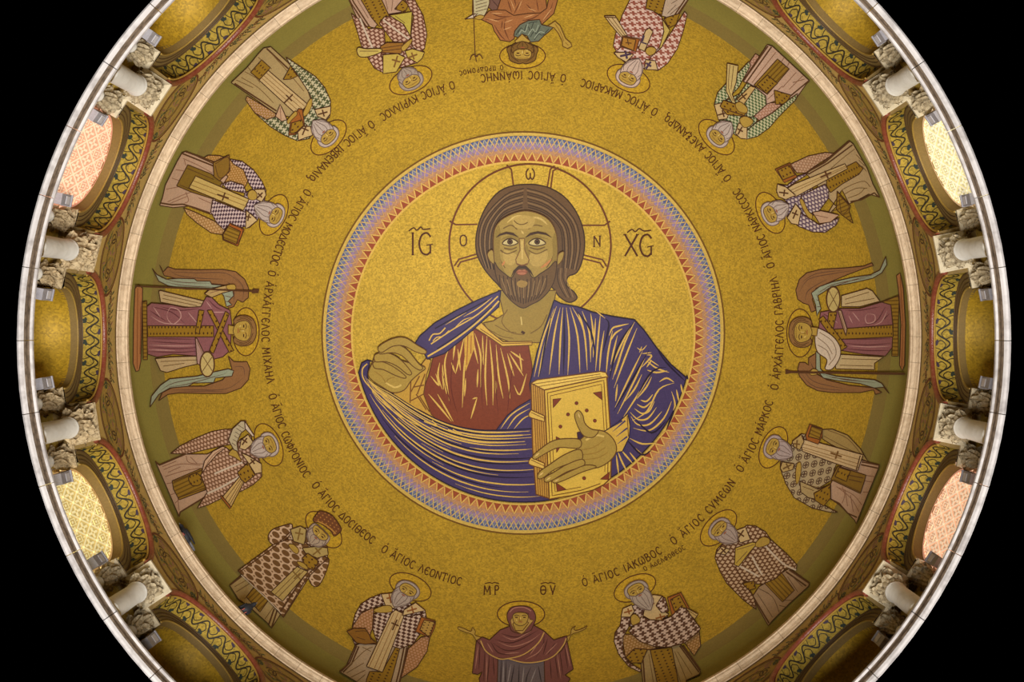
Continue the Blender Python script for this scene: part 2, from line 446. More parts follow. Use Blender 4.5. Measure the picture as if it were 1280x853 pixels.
ov = lambda s, zc: [(.47 * s * math.cos(t * pi / 24), zc + (.36 * s if math.sin(t * pi / 24) > 0 else .36 * s) * math.sin(t * pi / 24)) for t in range(49)]
zc = 17.20
mb = MB(); wall_fill(mb, ov(.97, zc)[:-1], 4, .003)
wall_ribbon(mb, ov(1.0, zc), .030, 0); wall_ribbon(mb, ov(.90, zc), .010, 5)
wall_ribbon(mb, ov(.45, zc), .016, 5); wall_ribbon(mb, ov(.36, zc), .008, 0)
for s in (-1, 1):
    for q in range(3):
        cx, cz, r0 = s * (.22 + .09 * q), zc + (-.05, .08, -.02)[q], .085 - .018 * q
        wall_ribbon(mb, [(cx + s * r0 * (1 - i / 26) * math.cos(i * .5), cz + r0 * 1.3 * (1 - i / 26) * math.sin(i * .5)) for i in range(22)], .018, (5, 2, 3)[q], .007)
    wall_ribbon(mb, [(s * .10, zc + .1), (s * .2, zc + .22), (s * .3, zc + .18)], .022, 2, .008, 2)
    wall_ribbon(mb, [(s * .06, zc - .12), (s * .16, zc - .22), (s * .3, zc - .16)], .03, 3, .008, 2)
    for j in range(4): wall_ribbon(mb, [(s * (.08 + .05 * j), zc - .20 + .02 * j), (s * (.10 + .05 * j), zc - .30 + .03 * j)], .022, (2, 1)[j % 2], .009, 2)
for j in range(6):
    t = j * pi / 3; wall_ribbon(mb, [(.03 * math.cos(t), zc + .03 * math.sin(t)), (.12 * math.cos(t), zc + .11 * math.sin(t))], .035, (1, 2)[j % 2], .008, 2)
bay_part('oval_mosaic', mb.mesh('oval_mosaic', SP))
mb = MB()
for z_, wd, k in ((ZT - .02, .028, 0), (ZT - .055, .010, 1)): wall_ribbon(mb, [(-hw + 2 * hw * i / 20, z_) for i in range(21)], wd, k, .006, c=0)
for s in (-1, 1):
    for i in range(7):
        x = s * (.06 + .075 * i); z_ = 17.40 + .02 * (i % 2) + .12 * (abs(x) / .6) ** 2 * 0 
        sc = .05 if i < 5 else .04
        wall_ribbon(mb, [(x + sc * (1 - j / 16) * math.cos(j * .62 + i), z_ + sc * 1.2 * (1 - j / 16) * math.sin(j * .62 + i)) for j in range(14)], .017, (5, 3, 0)[i % 3], .007, c=0)
        wall_ribbon(mb, [(x, z_ + .05), (x + s * .05, z_ + .13)], .022, (3, 2, 1)[i % 3], .008, 2, c=0)
bay_part('scroll_mosaic', mb.mesh('scroll_mosaic', SP))

# niches (even bays) and windows (odd bays)
mb = MB()
def niche(a, b):                               # a across 0..pi, b 0 rim of arch .. up: quarter sphere
    al, be = pi * a, pi / 2 * b
    t = AI * math.cos(al) ; z_ = AI * math.sin(al)
    rr = math.cos(be); dep = AI * math.sin(be)
    r = RN + dep * 1.0
    return cyl(r, (t * rr) / RN, ZA + z_ * rr) - OFF
v, f = grid(32, 10, niche); mb.add(v, f)
v, f = grid(24, 6, lambda a, b: cyl(RN + AI * math.sin(pi * a), AI * math.cos(pi * a) / RN, 14.86 + (ZA - 14.86) * b) - OFF); mb.add(v, f)
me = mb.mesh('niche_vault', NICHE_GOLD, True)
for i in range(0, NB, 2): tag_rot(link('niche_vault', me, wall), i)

# ------------------------------------------------------------------ windows: lattice of lozenge panes lit by daylight
def lit(name, c, strength):
    n = NT(name); n.b.inputs['Emission Color'].default_value = srgb(c)
    n.b.inputs['Emission Strength'].default_value = strength
    return n.done(srgb(c), .5)
RP = RN + .035; PITCH = .20; VS = 2.4
SPOT = {1: 'pink', 3: 'cream', 5: 'yellow', 7: 'yellow', 9: 'pink2', 11: 'cream', 13: 'cream', 15: 'white'}
WCOL = {'pink': ((222, 184, 152), (246, 218, 186)), 'pink2': ((214, 168, 138), (240, 206, 174)), 'yellow': ((204, 184, 120), (236, 222, 168)),
        'cream': ((226, 212, 160), (250, 242, 206)), 'white': ((216, 206, 160), (242, 234, 204))}
def pane_pt(t, z, d=0.0): return Vector((RP - d, t, z)) 
def flat_ribbon(mb, pts, wd, d, k=0):
    L, R_ = ribbon(pts, wd); m = len(L)
    q = [pane_pt(p[0], p[1], d) for p in L + R_]; mb.add(q, [(i, i + 1, m + i + 1, m + i) for i in range(m - 1)], k)
wmats = {}
for k_, (ca, cb) in WCOL.items(): wmats[k_] = (lit('daylit_pane_' + k_, ca, .46), lit('daylit_lattice_' + k_, cb, .72))
PINKB = {k_: lit('daylit_border_' + k_, tuple(int(x * y) for x, y in zip(ca, (.98, .86, .84))), .55) for k_, (ca, cb) in WCOL.items()}
pane_meshes = {}
def pane_mesh(col, kind):
    if (col, kind) in pane_meshes: return pane_meshes[col, kind]
    mb = MB(); h = PITCH / 2 * .90
    mb.add([Vector((0, -h, 0)), Vector((0, 0, h)), Vector((0, h, 0)), Vector((0, 0, -h))], [(0, 1, 2, 3)], 0)
    def rb(pts, wd):
        L, R_ = ribbon(pts, wd); m = len(L)
        mb.add([Vector((-.004, p[0], p[1])) for p in L + R_], [(i, i + 1, m + i + 1, m + i) for i in range(m - 1)], 1)
    if kind == 0:
        for a in range(4):
            t = a * pi / 2; rb([(.012 * math.cos(t), .012 * math.sin(t)), (.06 * math.cos(t), .06 * math.sin(t))], .026)
    else:
        q = .034; rb([(-q, -q), (q, -q), (q, q), (-q, q), (-q, -q), (q, -q)], .012)
        rb([(-.012, 0), (.012, 0)], .022)
        for a in range(4):
            t = a * pi / 2; rb([(.052 * math.cos(t), .052 * math.sin(t)), (.078 * math.cos(t), .078 * math.sin(t))], .012)
    pane_meshes[col, kind] = mb.mesh('pane', list(wmats[col])); return pane_meshes[col, kind]
lat_meshes = {}
def lattice_mesh(col):
    if col in lat_meshes: return lat_meshes[col]
    mb = MB(); x0, z0 = .66, 15.60
    for s in (-1, 1):
        for i in range(-12, 14):
            c = (i + .5) * PITCH
            p = [(-x0, 16.5 + (c - s * x0) * VS), (x0, 16.5 + (c + s * x0) * VS)]
            t0, t1 = 0.0, 1.0                      # clip to the height of the window
            pts = [(p[0][0] + (p[1][0] - p[0][0]) * t / 60, p[0][1] + (p[1][1] - p[0][1]) * t / 60) for t in range(61)]
            pts = [q for q in pts if z0 < q[1] < 17.3]
            if len(pts) > 1: flat_ribbon(mb, pts, .026, .010, 0)
    lat_meshes[col] = mb.mesh('lattice', [wmats[col][1]]); return lat_meshes[col]
for wn, i in enumerate(range(1, NB, 2)):
    col = SPOT[i]
    wroot = tag(empty('window_%d' % (wn + 1), (0, 0, H0)), 'arched drum window of lozenge panes lit by daylight', kind='structure')
    wroot.rotation_euler = (0, 0, 2 * HALF * i)
    for r_ in range(-4, 4):
        for c_ in range(-4, 5):
            for half in (0, 1):
                t, z_ = (c_ + .5 * half) * PITCH, 16.5 + (r_ + .5 * half) * PITCH * VS
                if abs(t) > AI + .02 or z_ > ZA and math.hypot(t, z_ - ZA) > AI + .22 or z_ < 15.4: continue
                o = link('pane', pane_mesh(col, (half + r_) % 2), wroot); o.location = pane_pt(t, z_); o.scale = (1, 1, VS)
    link('lattice', lattice_mesh(col), wroot)
    mb = MB(); flat_ribbon(mb, [((AI - .005) * math.cos(pi * a / 36), ZA + (AI - .005) * math.sin(pi * a / 36)) for a in range(37)], .05, .02)
    for s in (-1, 1): flat_ribbon(mb, [(s * (AI - .015), 14.9), (s * (AI - .015), ZA)], .05, .02)
    link('window_border', mb.mesh('window_border', [PINKB[col]]), wroot)
    mb = MB(); v, f = grid(8, 4, lambda a, b: pane_pt(-.6 + 1.2 * a, 14.86 + .8 * b, -.01)); mb.add(v, f)
    v, f = grid(12, 10, lambda a, b: pane_pt(-.62 + 1.24 * a, 15.6 + 1.70 * b, -.02)); mb.add(v, f)
    link('window_backing', mb.mesh('window_backing', [wmats[col][0]]), wroot)

# ------------------------------------------------------------------ columns
def leafy(mb, c, ax, ay, rb, rt, z0, z1, n, squ, seed, curl=.05, k=0):
    """a ring of curling acanthus leaves round a bell"""
    rng = random.Random(seed)
    for i in range(n):
        t = 2 * pi * (i + .5 * (seed % 2)) / n
        d = Vector(ax) * math.cos(t) + Vector(ay) * math.sin(t); s = Vector((0, 0, 1)).cross(d)
        ext = 1 / max(abs(math.cos(t)), abs(math.sin(t))) if squ else 1
        ro = rt * (1 + (min(ext, 1.35) - 1) * squ)
        w0 = 2 * pi * rb / n * .62
        rows = []
        for j, (u, rr, ww) in enumerate(((0, rb * 1.02, .8), (.35, rb * 1.1 + .01, 1.15), (.7, (rb + ro) / 2 + .02, 1.2), (.93, ro + curl * .7, .9), (1.0, ro + curl, .55), (.88, ro + curl * 1.25, .3))):
            z = z0 + (z1 - z0) * u; jit = rng.uniform(-.006, .006)
            for m, sd in enumerate((-1, -.45, 0, .45, 1)):
                lob = (1 if m % 2 == 0 else .8)
                bulge = .018 * (1 - abs(sd)) - (.014 if m in (1, 3) else 0)
                rows.append(Vector(c) + d * (rr + bulge + jit) + s * (sd * w0 * ww * lob) + Vector((0, 0, z + (-.018 if abs(sd) == 1 else 0))))
        fs = [(j * 5 + m, j * 5 + m + 1, j * 5 + m + 6, j * 5 + m + 5) for j in range(5) for m in range(4)]
        mb.add(rows, fs, k)
def bell(mb, c, ax, ay, prof, n=20, squ=0.0, k=0):
    q = []
    for r, z, sq in prof:
        for j in range(n):
            t = 2 * pi * j / n; cs, sn = math.cos(t), math.sin(t)
            e = 1 + (min(1 / max(abs(cs), abs(sn)), 1.3) - 1) * sq
            q.append(Vector(c) + (Vector(ax) * cs + Vector(ay) * sn) * r * e + Vector((0, 0, z)))
    m = len(prof); fs = [(i * n + j, i * n + (j + 1) % n, (i + 1) * n + (j + 1) % n, (i + 1) * n + j) for i in range(m - 1) for j in range(n)]
    fs += [tuple(range(n)), tuple((m - 1) * n + j for j in range(n))]
    mb.add(q, fs, k)
def abacus(mb, c, ax, ay, sx, sy, z0, z1, k=0):
    """slab with a bevelled lower edge and a sunk underside"""
    c = Vector(c); ax, ay = Vector(ax), Vector(ay)
    def rect(f, z): return [c + ax * (a * sx / 2 * f[0]) + ay * (b * sy / 2 * f[1]) + Vector((0, 0, z)) for a, b in ((-1, -1), (1, -1), (1, 1), (-1, 1))]
    in_ = (1 - .17 / sx, 1 - .17 / sy)
    q = rect(in_, z0) + rect((1 - .016 / sx, 1 - .016 / sy), z0 + (z1 - z0) * .62) + rect((1, 1), z0 + (z1 - z0) * .66) + rect((1, 1), z1)
    fs = [(0, 3, 2, 1), (12, 13, 14, 15)]
    for l in range(3): fs += [(l * 4 + i, l * 4 + (i + 1) % 4, l * 4 + 4 + (i + 1) % 4, l * 4 + 4 + i) for i in range(4)]
    mb.add(q, fs, k)
AX, AY = (1, 0, 0), (0, 1, 0)
def column_parts(weathered):
    sh = MB(); bell(sh, (0, 0, 0), AX, AY, [(.112, 0, 1), (.112, .05, 1), (.118, .06, 0), (.119, .08, 0), (.117, .10, 0), (.116, .13, 0), (.114, .6, 0), (.108, 1.08, 0), (.118, 1.10, 0), (.122, 1.115, 0), (.118, 1.13, 0), (.108, 1.14, 0)], 28)
    cp = MB(); bell(cp, (0, 0, 0), AX, AY, [(.100, 1.12, 0), (.092, 1.2, 0), (.090, 1.35, 0), (.10, 1.47, .6), (.13, 1.55, 1)], 24)
    j = .02 if weathered else 0
    leafy(cp, (0, 0, 0), AX, AY, .100, .128, 1.13, 1.31, 7, 0, 2 + weathered, .050 + j)
    leafy(cp, (0, 0, 0), AX, AY, .098, .140, 1.27, 1.47, 7, .30, 3 + weathered, .042 + j)
    for a in range(4):
        t = pi / 4 + a * pi / 2; d = Vector((math.cos(t), math.sin(t), 0))
        cp.tube([d * (.175 + .030 * math.cos(i * .6) * (1 - i / 14)) + Vector((0, 0, 1.475 + .032 * math.sin(i * .6) * (1 - i / 14))) for i in range(13)], .014, 6)
        t = a * pi / 2; d = Vector((math.cos(t), math.sin(t), 0)); s_ = Vector((-d.y, d.x, 0))
        for m in (-1, 1): cp.tube([d * (.145 + .004 * i) + s_ * m * (.03 + .02 * i) + Vector((0, 0, 1.42 + .02 * i)) for i in range(4)], [.016, .018, .016, .010], 6)
    ab = MB(); abacus(ab, (.02, 0, 0), AX, AY, .37, .43, 1.545, 1.66)
    nm = ('', )
    return (('shaft', sh.mesh('shaft', MARBLE, True)), ('capital', cp.mesh('capital', WORN if weathered else CAPITAL)), ('abacus', ab.mesh('abacus', WORN if weathered else ABACUS)))
WORN = stone('weathered_limestone', (206, 186, 150), (176, 152, 112), (96, 74, 46), 9, .8)
def roughen(me, amt, seed):
    rng = random.Random(seed)
    for v in me.vertices: v.co += Vector((rng.uniform(-amt, amt), rng.uniform(-amt, amt), rng.uniform(-amt, amt)))
CP = [column_parts(0), column_parts(1)]
roughen(CP[1][1][1], .012, 1); roughen(CP[1][2][1], .014, 2)
def small_cap(weathered):
    sh = MB(); bell(sh, (0, 0, 0), AX, AY, [(.10, 0, 1), (.10, .06, 1), (.085, .10, 0), (.075, .14, 0), (.066, 1.04, 0), (.076, 1.06, 0), (.068, 1.08, 0)], 20)
    cp = MB(); bell(cp, (0, 0, 0), AX, AY, [(.068, 1.07, 0), (.066, 1.3, 0), (.08, 1.45, .5), (.11, 1.55, 1)], 20)
    leafy(cp, (0, 0, 0), AX, AY, .070, .10, 1.10, 1.32, 6, 0, 5, .05)
    leafy(cp, (0, 0, 0), AX, AY, .070, .115, 1.28, 1.48, 6, .3, 6, .045)
    ab = MB(); abacus(ab, (.0, 0, 0), AX, AY, .25, .26, 1.545, 1.66)
    a = (('shaft', sh.mesh('shaft', MARBLE, True)), ('capital', cp.mesh('capital', WORN if weathered else CAPITAL)), ('abacus', ab.mesh('abacus', WORN if weathered else ABACUS)))
    if weathered: roughen(a[1][1], .012, 3); roughen(a[2][1], .016, 4)
    return a
SC = [small_cap(0), small_cap(1)]
# whose feet each bay of the drum lies under
WHO = ['shawled angel', 'ringed-cross saint', 'bald saint', 'stepped-check saint', 'veiled woman', 'diamond-check saint', 'crowned saint', 'scroll saint', 'cross-banded angel',
       'purple-check saint', 'green-check saint', 'curly-bearded saint', 'shaggy-tunic man', 'red-cross saint', 'scarf saint', 'violet-lattice saint']
for i in range(NB):
    ph = HALF + 2 * HALF * i; worn = 1 if i in (7, 8) else 0
    c = empty('column', cyl(5.04, ph, 14.86)); c.rotation_euler = (0, 0, ph)
    tag(c, 'white marble column with a weathered crumbling leaf capital, beside the left angel niche' if worn else 'white marble column with crisp carved leaf capital and square abacus on the drum ledge', 'column', 'columns around the drum')
    c['label'] = 'white marble column with a %s leaf capital, between the bays of %s and %s' % ('crumbling' if worn else 'crisp', WHO[i], WHO[(i + 1) % NB])
    for nm, me in CP[worn]: link(nm, me, c)
    for s in (-1, 1):
        o = empty('colonnette', cyl(5.33, ph + s * .325 / 5.33, 14.86)); o.rotation_euler = (0, 0, ph)
        tag(o, 'small colonnette with a crumbling leaf capital behind a weathered column' if worn else 'small colonnette with carved leaf capital set back behind a marble column', 'colonnette', 'colonnettes flanking the columns')
        for nm, me in SC[worn]: link(nm, me, o)
        b = MB(); b.box((0, 0, .15), .11, .125, .30, k=0); b.box((-.01, 0, .31), .12, .135, .02, k=0); b.box((-.057, 0, .20), .008, .09, .12, k=1)
        if (i, s) == (0, -1): BOXM = b.mesh('ledge_box', [BOX_GREY, stone('pale_box_face', (214, 210, 212), (196, 192, 196), (170, 166, 168))])
        bx = link('ledge_box', BOXM); bx.location = cyl(5.255, ph + s * .535 / 5.255, 15.84); bx.rotation_euler = (0, 0, ph)
        niche_side = ((i + (1 if s > 0 else 0)) % 2 == 0)
        me_, nb_ = WHO[(i + (1 if s > 0 else 0)) % NB], WHO[(i + (0 if s > 0 else 1)) % NB]
        o['label'] = '%s colonnette behind the column, in the bay of the %s towards the %s' % ('crumbling' if worn else 'small', me_, nb_)
        tag(bx, 'small grey box in the %s under the %s, jamb towards the %s' % ('gold niche' if niche_side else 'lattice window', me_, nb_), 'box', 'grey boxes at the jambs')

# ------------------------------------------------------------------ mosaics laid on the dome
INK = (70, 40, 24)
def parse(t): return [tuple(float(c) for c in q.split(',')) for q in t.split()] if isinstance(t, str) else list(t)
LIFT, STEP = .004, .002
# small pieces that belong to a part rather than to the whole figure
UNDER = {'cross': '*', 'wing_feathers': 'wing', 'panel_gems': 'robe_panel', 'panel_roundel': 'robe_panel', 'book_cover': 'book', 'page_edges': 'book', 'scroll_end': 'scroll', 'iris': 'eye',
         'corner_gem': 'book_cover', 'round_gem': 'book_cover', 'centre_gem': 'book_cover', 'clasp': 'book_cover', 'halo_cross_line': 'halo', 'moustache': 'beard', 'tunic_stripe': 'tunic', 'collar': 'tunic',
         'veil_edge': 'veil', 'hem_band': 'robe', 'bald_crown': 'hair', 'face_shading': 'face', 'face_light': 'face', 'face_line': 'face'}
class Fig:
    """one mosaic image: an Empty on the dome with its parts as thin layers of tesserae"""
    def __init__(s, name, label, cat, at, group=None):
        s.c = dome_hit(*at); s.root = tag(empty(name, s.c), label, cat, group); s.layer = 0
        s.sp = 4.5 if math.dist(at, (654, 417)) > 200 else 7.0
        s.phi = math.atan2(s.c.y, s.c.x); s.o = (0, 0); s.k = 1.0; s.named = {}; s.last = None
    def crop(s, ox, oy, k): s.o = (ox, oy); s.k = k; return s
    def to(s, pts): return [(s.o[0] + x / s.k, s.o[1] + y / s.k) for x, y in parse(pts)]
    def part(s, name, col, pts=None, sm=0, lines=(), edge=INK, ew=1.15, parent=None, px=None, holes=(), extra=()):
        """fill outline pts (crop units) with a colour or material; lines = (colour, width px, pts[, taper[, smooth]])"""
        mats = []; V = []; Fc = []; K = []; lay = s.layer; s.layer += 1
        base = LIFT + lay * STEP
        def mi(c):
            m = c if isinstance(c, bpy.types.Material) else glass(c)
            if m not in mats: mats.append(m)
            return mats.index(m)
        def put(vs_, fs, k, off):
            b = len(V); V.extend(dome_hit(x, y, off) for x, y in vs_); Fc.extend(tuple(b + i for i in f) for f in fs); K.extend([k] * len(fs))
        def stroke(q, w, c, off, taper=0, closed=False):
            if closed: q = q + [q[0]]
            L, R_ = ribbon(densify(q, 4, False), w, taper); m = len(L)
            put(L + R_, [(i, i + 1, m + i + 1, m + i) for i in range(m - 1)], mi(c), off)
        loops = []
        if pts is not None or px is not None:
            for j, pp in enumerate([px if px is not None else s.to(pts)] + [s.to(e) for e in extra]):
                q = smooth(pp, 4) if sm else pp
                q = densify(q, s.sp); loops.append(q)
                hs = [densify(h, s.sp) for h in holes] if j == 0 else []
                v, f = cdt_fill(q, s.sp * 1.1, hs); put(v, f, mi(col), base)
                if edge: stroke(q, ew, edge, base + STEP * .4, 0, True)
        for iln, ln in enumerate(lines):
            c, w, p = ln[:3]; tp = ln[3] if len(ln) > 3 else 0; sl = ln[4] if len(ln) > 4 else 1
            q = p if isinstance(p, list) else s.to(p)
            if sl and len(q) > 2: q = smooth(q, 4, False)
            stroke(q, w, c, base + STEP * (.5 + .42 * iln / len(lines)), tp)
        me = mesh(name, [v - s.c for v in V], Fc, mats, K)
        uvl = me.uv_layers.new(name='UVMap'); uvs = [dome_uv(v, s.phi) for v in V]
        buf = []
        for lp in me.loops: buf += uvs[lp.vertex_index]
        uvl.data.foreach_set('uv', buf)
        pn = UNDER.get(name)
        if parent is None and pn: parent = s.last if pn == '*' else s.named.get(pn)
        o = link(name, me, parent or s.root)
        if name != 'cross': s.last = o if o.parent == s.root else o.parent
        s.named[name] = o
        if parent: o.matrix_parent_inverse.identity()
        return o
    def frame(s, c, u, tilt=0.0, centre=(654, 417), flat=.74):
        """local (x right, y up towards the crown, unit u metres) -> photograph pixels, as it lies on the dome"""
        cx, cy = s.to([c])[0] if not isinstance(c, str) else s.to(c)[0]
        ux, uy = centre[0] - cx, centre[1] - cy; r = math.hypot(ux, uy); ux, uy = ux / r, uy / r
        th = theta_px(r); h = 1e-3
        pr = (F * RD * math.sin(th + h) / (ZD + RD * math.cos(th + h)) - r) / (RD * h) * flat; pt = F / (ZD + RD * math.cos(th))
        ct, st = math.cos(tilt), math.sin(tilt)
        def fn(p):
            x, y = (p[0] * ct - p[1] * st) * u * pt, (p[0] * st + p[1] * ct) * u * pr
            return (cx - uy * x + ux * y, cy + ux * x + uy * y)
        return fn
FLESH = (178, 146, 66); FLESH_D = (140, 104, 40); WHITE_H = (186, 170, 160); GREY_L = (112, 92, 84)
def head(s, c, u=.243, tilt=0.0, kind='bishop', hair=WHITE_H, hl=GREY_L, beard=1.0, halo=True, hc=None, hr=1.30):
    f = s.frame(c, u * 1.06, tilt, flat=.96); P = lambda t: [f(p) for p in parse(t)]
    if halo:
        keep = s.layer; s.layer = 0; g = s.frame(hc or c, u); ring = [g((hr * math.cos(a * pi / 24), .08 + hr * math.sin(a * pi / 24))) for a in range(48)]
        s.part('halo', gold_halo, px=ring, edge=(84, 46, 24), ew=1.3); s.layer = keep
    D = (86, 60, 34)
    if kind == 'bishop':
        s.part('hair', hair, px=smooth(P('-.60,-.15 -.68,.22 -.55,.62 -.2,.84 .2,.84 .55,.62 .68,.22 .60,-.15 .3,-.1 -.3,-.1'), 3), edge=hl)
        face = '-.46,.40 -.3,.60 0,.66 .3,.60 .46,.40 .48,0 .36,-.35 0,-.5 -.36,-.35 -.48,0'
    elif kind == 'crown':
        s.part('hair', hair, px=smooth(P('-.60,-.35 -.62,.3 -.4,.5 .4,.5 .62,.3 .60,-.35 .3,-.3 -.3,-.3'), 3), edge=hl)
        face = '-.46,.40 0,.5 .46,.40 .48,0 .36,-.35 0,-.5 -.36,-.35 -.48,0'
    elif kind == 'youth':
        s.part('hair', hair, px=smooth(P('-.50,-.62 -.70,-.30 -.74,.2 -.60,.66 -.25,.92 .25,.92 .60,.66 .74,.2 .70,-.3 .50,-.62 .2,-.5 -.2,-.5'), 3), edge=hl,
               lines=[(hl, .8, P('-.5,-.4 -.6,.1 -.45,.5 -.1,.72')), (hl, .8, P('.5,-.4 .6,.1 .45,.5 .1,.72')), (hl, .8, P('-.62,-.2 -.68,.2 -.5,.62')), (hl, .8, P('.62,-.2 .68,.2 .5,.62'))])
        face = '-.46,.34 -.2,.56 .2,.56 .46,.34 .48,-.05 .34,-.45 0,-.64 -.34,-.45 -.48,-.05'
    elif kind == 'veil':
        face = '-.42,.30 -.2,.46 .2,.46 .42,.30 .44,-.05 .30,-.45 0,-.62 -.30,-.45 -.44,-.05'
    elif kind == 'wild':
        s.part('hair', hair, px=smooth(P('-.46,-.5 -.78,-.25 -.70,.2 -.62,.6 -.2,.84 0,.78 .2,.84 .62,.6 .70,.2 .78,-.25 .46,-.5 0,-.3'), 3), edge=hl,
               lines=[(hl, .8, P('-.6,-.2 -.55,.3 -.2,.66')), (hl, .8, P('.6,-.2 .55,.3 .2,.66'))])
        face = '-.42,.34 -.2,.52 .2,.52 .42,.34 .44,-.05 .34,-.4 0,-.5 -.34,-.4 -.44,-.05'
    s.part('face', FLESH, px=smooth(P(face), 3), edge=D, ew=.9,
           lines=[(D, 1.0, P('-.36,.20 -.22,.27 -.08,.20')), (D, 1.0, P('.36,.20 .22,.27 .08,.20')),
                  (INK, 1.5, P('-.30,.08 -.16,.08')), (INK, 1.5, P('.30,.08 .16,.08')),
                  (FLESH_D, .9, P('-.03,.2 -.05,-.1 -.1,-.16 0,-.2 .1,-.16')), ((150, 84, 56), 1.1, P('-.12,-.31 0,-.29 .12,-.31')),
                  (FLESH_D, .8, P('-.28,.42 0,.46 .28,.42')), ((214, 186, 108), 1.3, P('-.25,-.1 -.2,-.22')), ((214, 186, 108), 1.2, P('0,.12 0,-.08'))])
    if beard:
        b = beard * 1.05; bp = [(x, y if y > -.3 else -.3 + (y + .3) * b) for x, y in parse('-.52,.06 -.40,-.08 -.22,-.2 0,-.22 .22,-.2 .40,-.08 .52,.06 .56,-.45 .42,-.95 .14,-1.22 0,-1.32 -.14,-1.22 -.42,-.95 -.56,-.45')]
        ll = [[(x * q, -.3 + (y + .3) * b) for x, y in parse('.5,-.2 .62,-.5 .48,-.8 .24,-1.15')] for q in (-.85, -.45, 0.0, .45, .85)]
        s.part('beard', hair, px=smooth([f(p) for p in bp], 3), edge=hl,
               lines=[(hl, .75, [f(p) for p in l_]) for l_ in ll] + [(hl, 1.0, P('-.2,-.24 0,-.2 .2,-.24')), ((150, 84, 56), 1.3, P('-.1,-.33 .1,-.33'))])
gold_halo = gold_mat('halo_gold_mosaic', (188, 150, 38))
def cross(cx, cy, r, ang, k=.75): 
    c, s_ = math.cos(ang), math.sin(ang); q = lambda x, y: (cx + x * c - y * s_, cy + x * s_ + y * c)
    return [[q(-r * k, -r * .12), q(r * k, -r * .12)], [q(0, -r), q(0, r)]]
def cross_lines(fig, col, w, cx, cy, r, ang, k=.7): return [(col, w, fig.to(l_)) for l_ in cross(cx, cy, r, ang, k)]

# ------------------------------------------------------------------ lettering: strokes of each letter in a 1 x 1 box (y up)
GL = {
 'O': (['.5,1 .2,.85 .12,.5 .2,.15 .5,0 .8,.15 .88,.5 .8,.85 .5,1'], .9), 'A': (['.05,0 .5,1 .95,0', '.18,.3 .82,.42', '.30,1 .62,1'], .9),
 'G': (['.2,0 .2,1 .85,1 .85,.8', '.05,0 .35,0'], .75), 'I': (['.5,0 .5,1', '.35,0 .65,0', '.35,1 .65,1'], .45),
 'C': (['.9,.82 .65,1 .3,.9 .12,.5 .3,.1 .65,0 .9,.15'], .8), 'L': (['.05,0 .45,1 .95,0', '.25,1 .5,1'], .85),
 'E': (['.9,.82 .65,1 .3,.9 .12,.5 .3,.1 .65,0 .9,.15', '.14,.52 .75,.52'], .8), 'N': (['.15,0 .15,1', '.15,1 .85,.1', '.85,0 .85,1', '.02,0 .28,0', '.72,1 .98,1'], .9),
 'T': (['.5,0 .5,1', '.08,.85 .08,1 .92,1 .92,.85', '.35,0 .65,0'], .85), 'K': (['.15,0 .15,1', '.85,1 .17,.5', '.4,.65 .92,0', '.02,0 .28,0'], .85),
 'P': (['.2,0 .2,1', '.2,.98 .6,1 .85,.76 .6,.5 .2,.52', '.05,0 .35,0'], .75), 'Y': (['.1,1 .5,.1', '.9,1 .42,-.05', '.02,1 .2,1', '.8,1 .98,1'], .8),
 'B': (['.15,0 .15,1', '.15,1 .6,.98 .7,.76 .5,.55 .15,.53', '.5,.55 .85,.42 .8,.1 .5,0 .15,0'], .8), 'H': (['.15,0 .15,1', '.85,0 .85,1', '.15,.52 .85,.52', '.02,0 .28,0', '.72,0 .98,0'], .9),
 'M': (['.1,0 .15,1', '.15,1 .5,.25 .85,1', '.85,1 .9,0', '0,0 .2,0', '.8,0 1,0'], 1.0), 'X': (['.1,1 .9,0', '.9,1 .1,0', '0,1 .2,1', '.8,1 1,1'], .85),
 'W': (['.32,1 .1,.7 .1,.25 .3,0 .5,.2 .5,.6', '.5,.2 .7,0 .9,.25 .9,.7 .68,1'], 1.05), 'D': (['.05,.05 .5,1 .95,.05', '.02,.05 .98,.05'], .9),
 'Z': (['.25,1 .8,1 .35,.62 .75,.58 .3,.3 .6,.12 .85,.1 .7,-.12'], .75), 'F': (['.5,-.1 .5,1.1', '.5,.8 .2,.7 .12,.45 .25,.2 .5,.15 .75,.2 .88,.45 .8,.7 .5,.8'], .95),
 'Q': (['.5,1 .2,.85 .12,.5 .2,.15 .5,0 .8,.15 .88,.5 .8,.85 .5,1', '.14,.5 .86,.5'], .9), 'p': (['.2,0 .2,1', '.8,0 .8,1', '.05,1 .95,1', '.08,0 .32,0', '.68,0 .92,0'], .9),
 'U': (['.5,.55 .2,.4 .2,.1 .5,0 .8,.1 .8,.4 .5,.55 .25,.75 .2,1', '.5,.55 .75,.75 .8,1'], .8),
 'o': (['.5,.85 .2,.7 .15,.4 .3,.1 .6,.1 .85,.4 .75,.75 .5,.85', '.7,.2 .95,-.05 .9,-.35 .65,-.3'], .85),
}
CURVED = set('OCEPBWZFQUo')
LETTER = glass((78, 40, 20), 'dark_brown_lettering', .15)
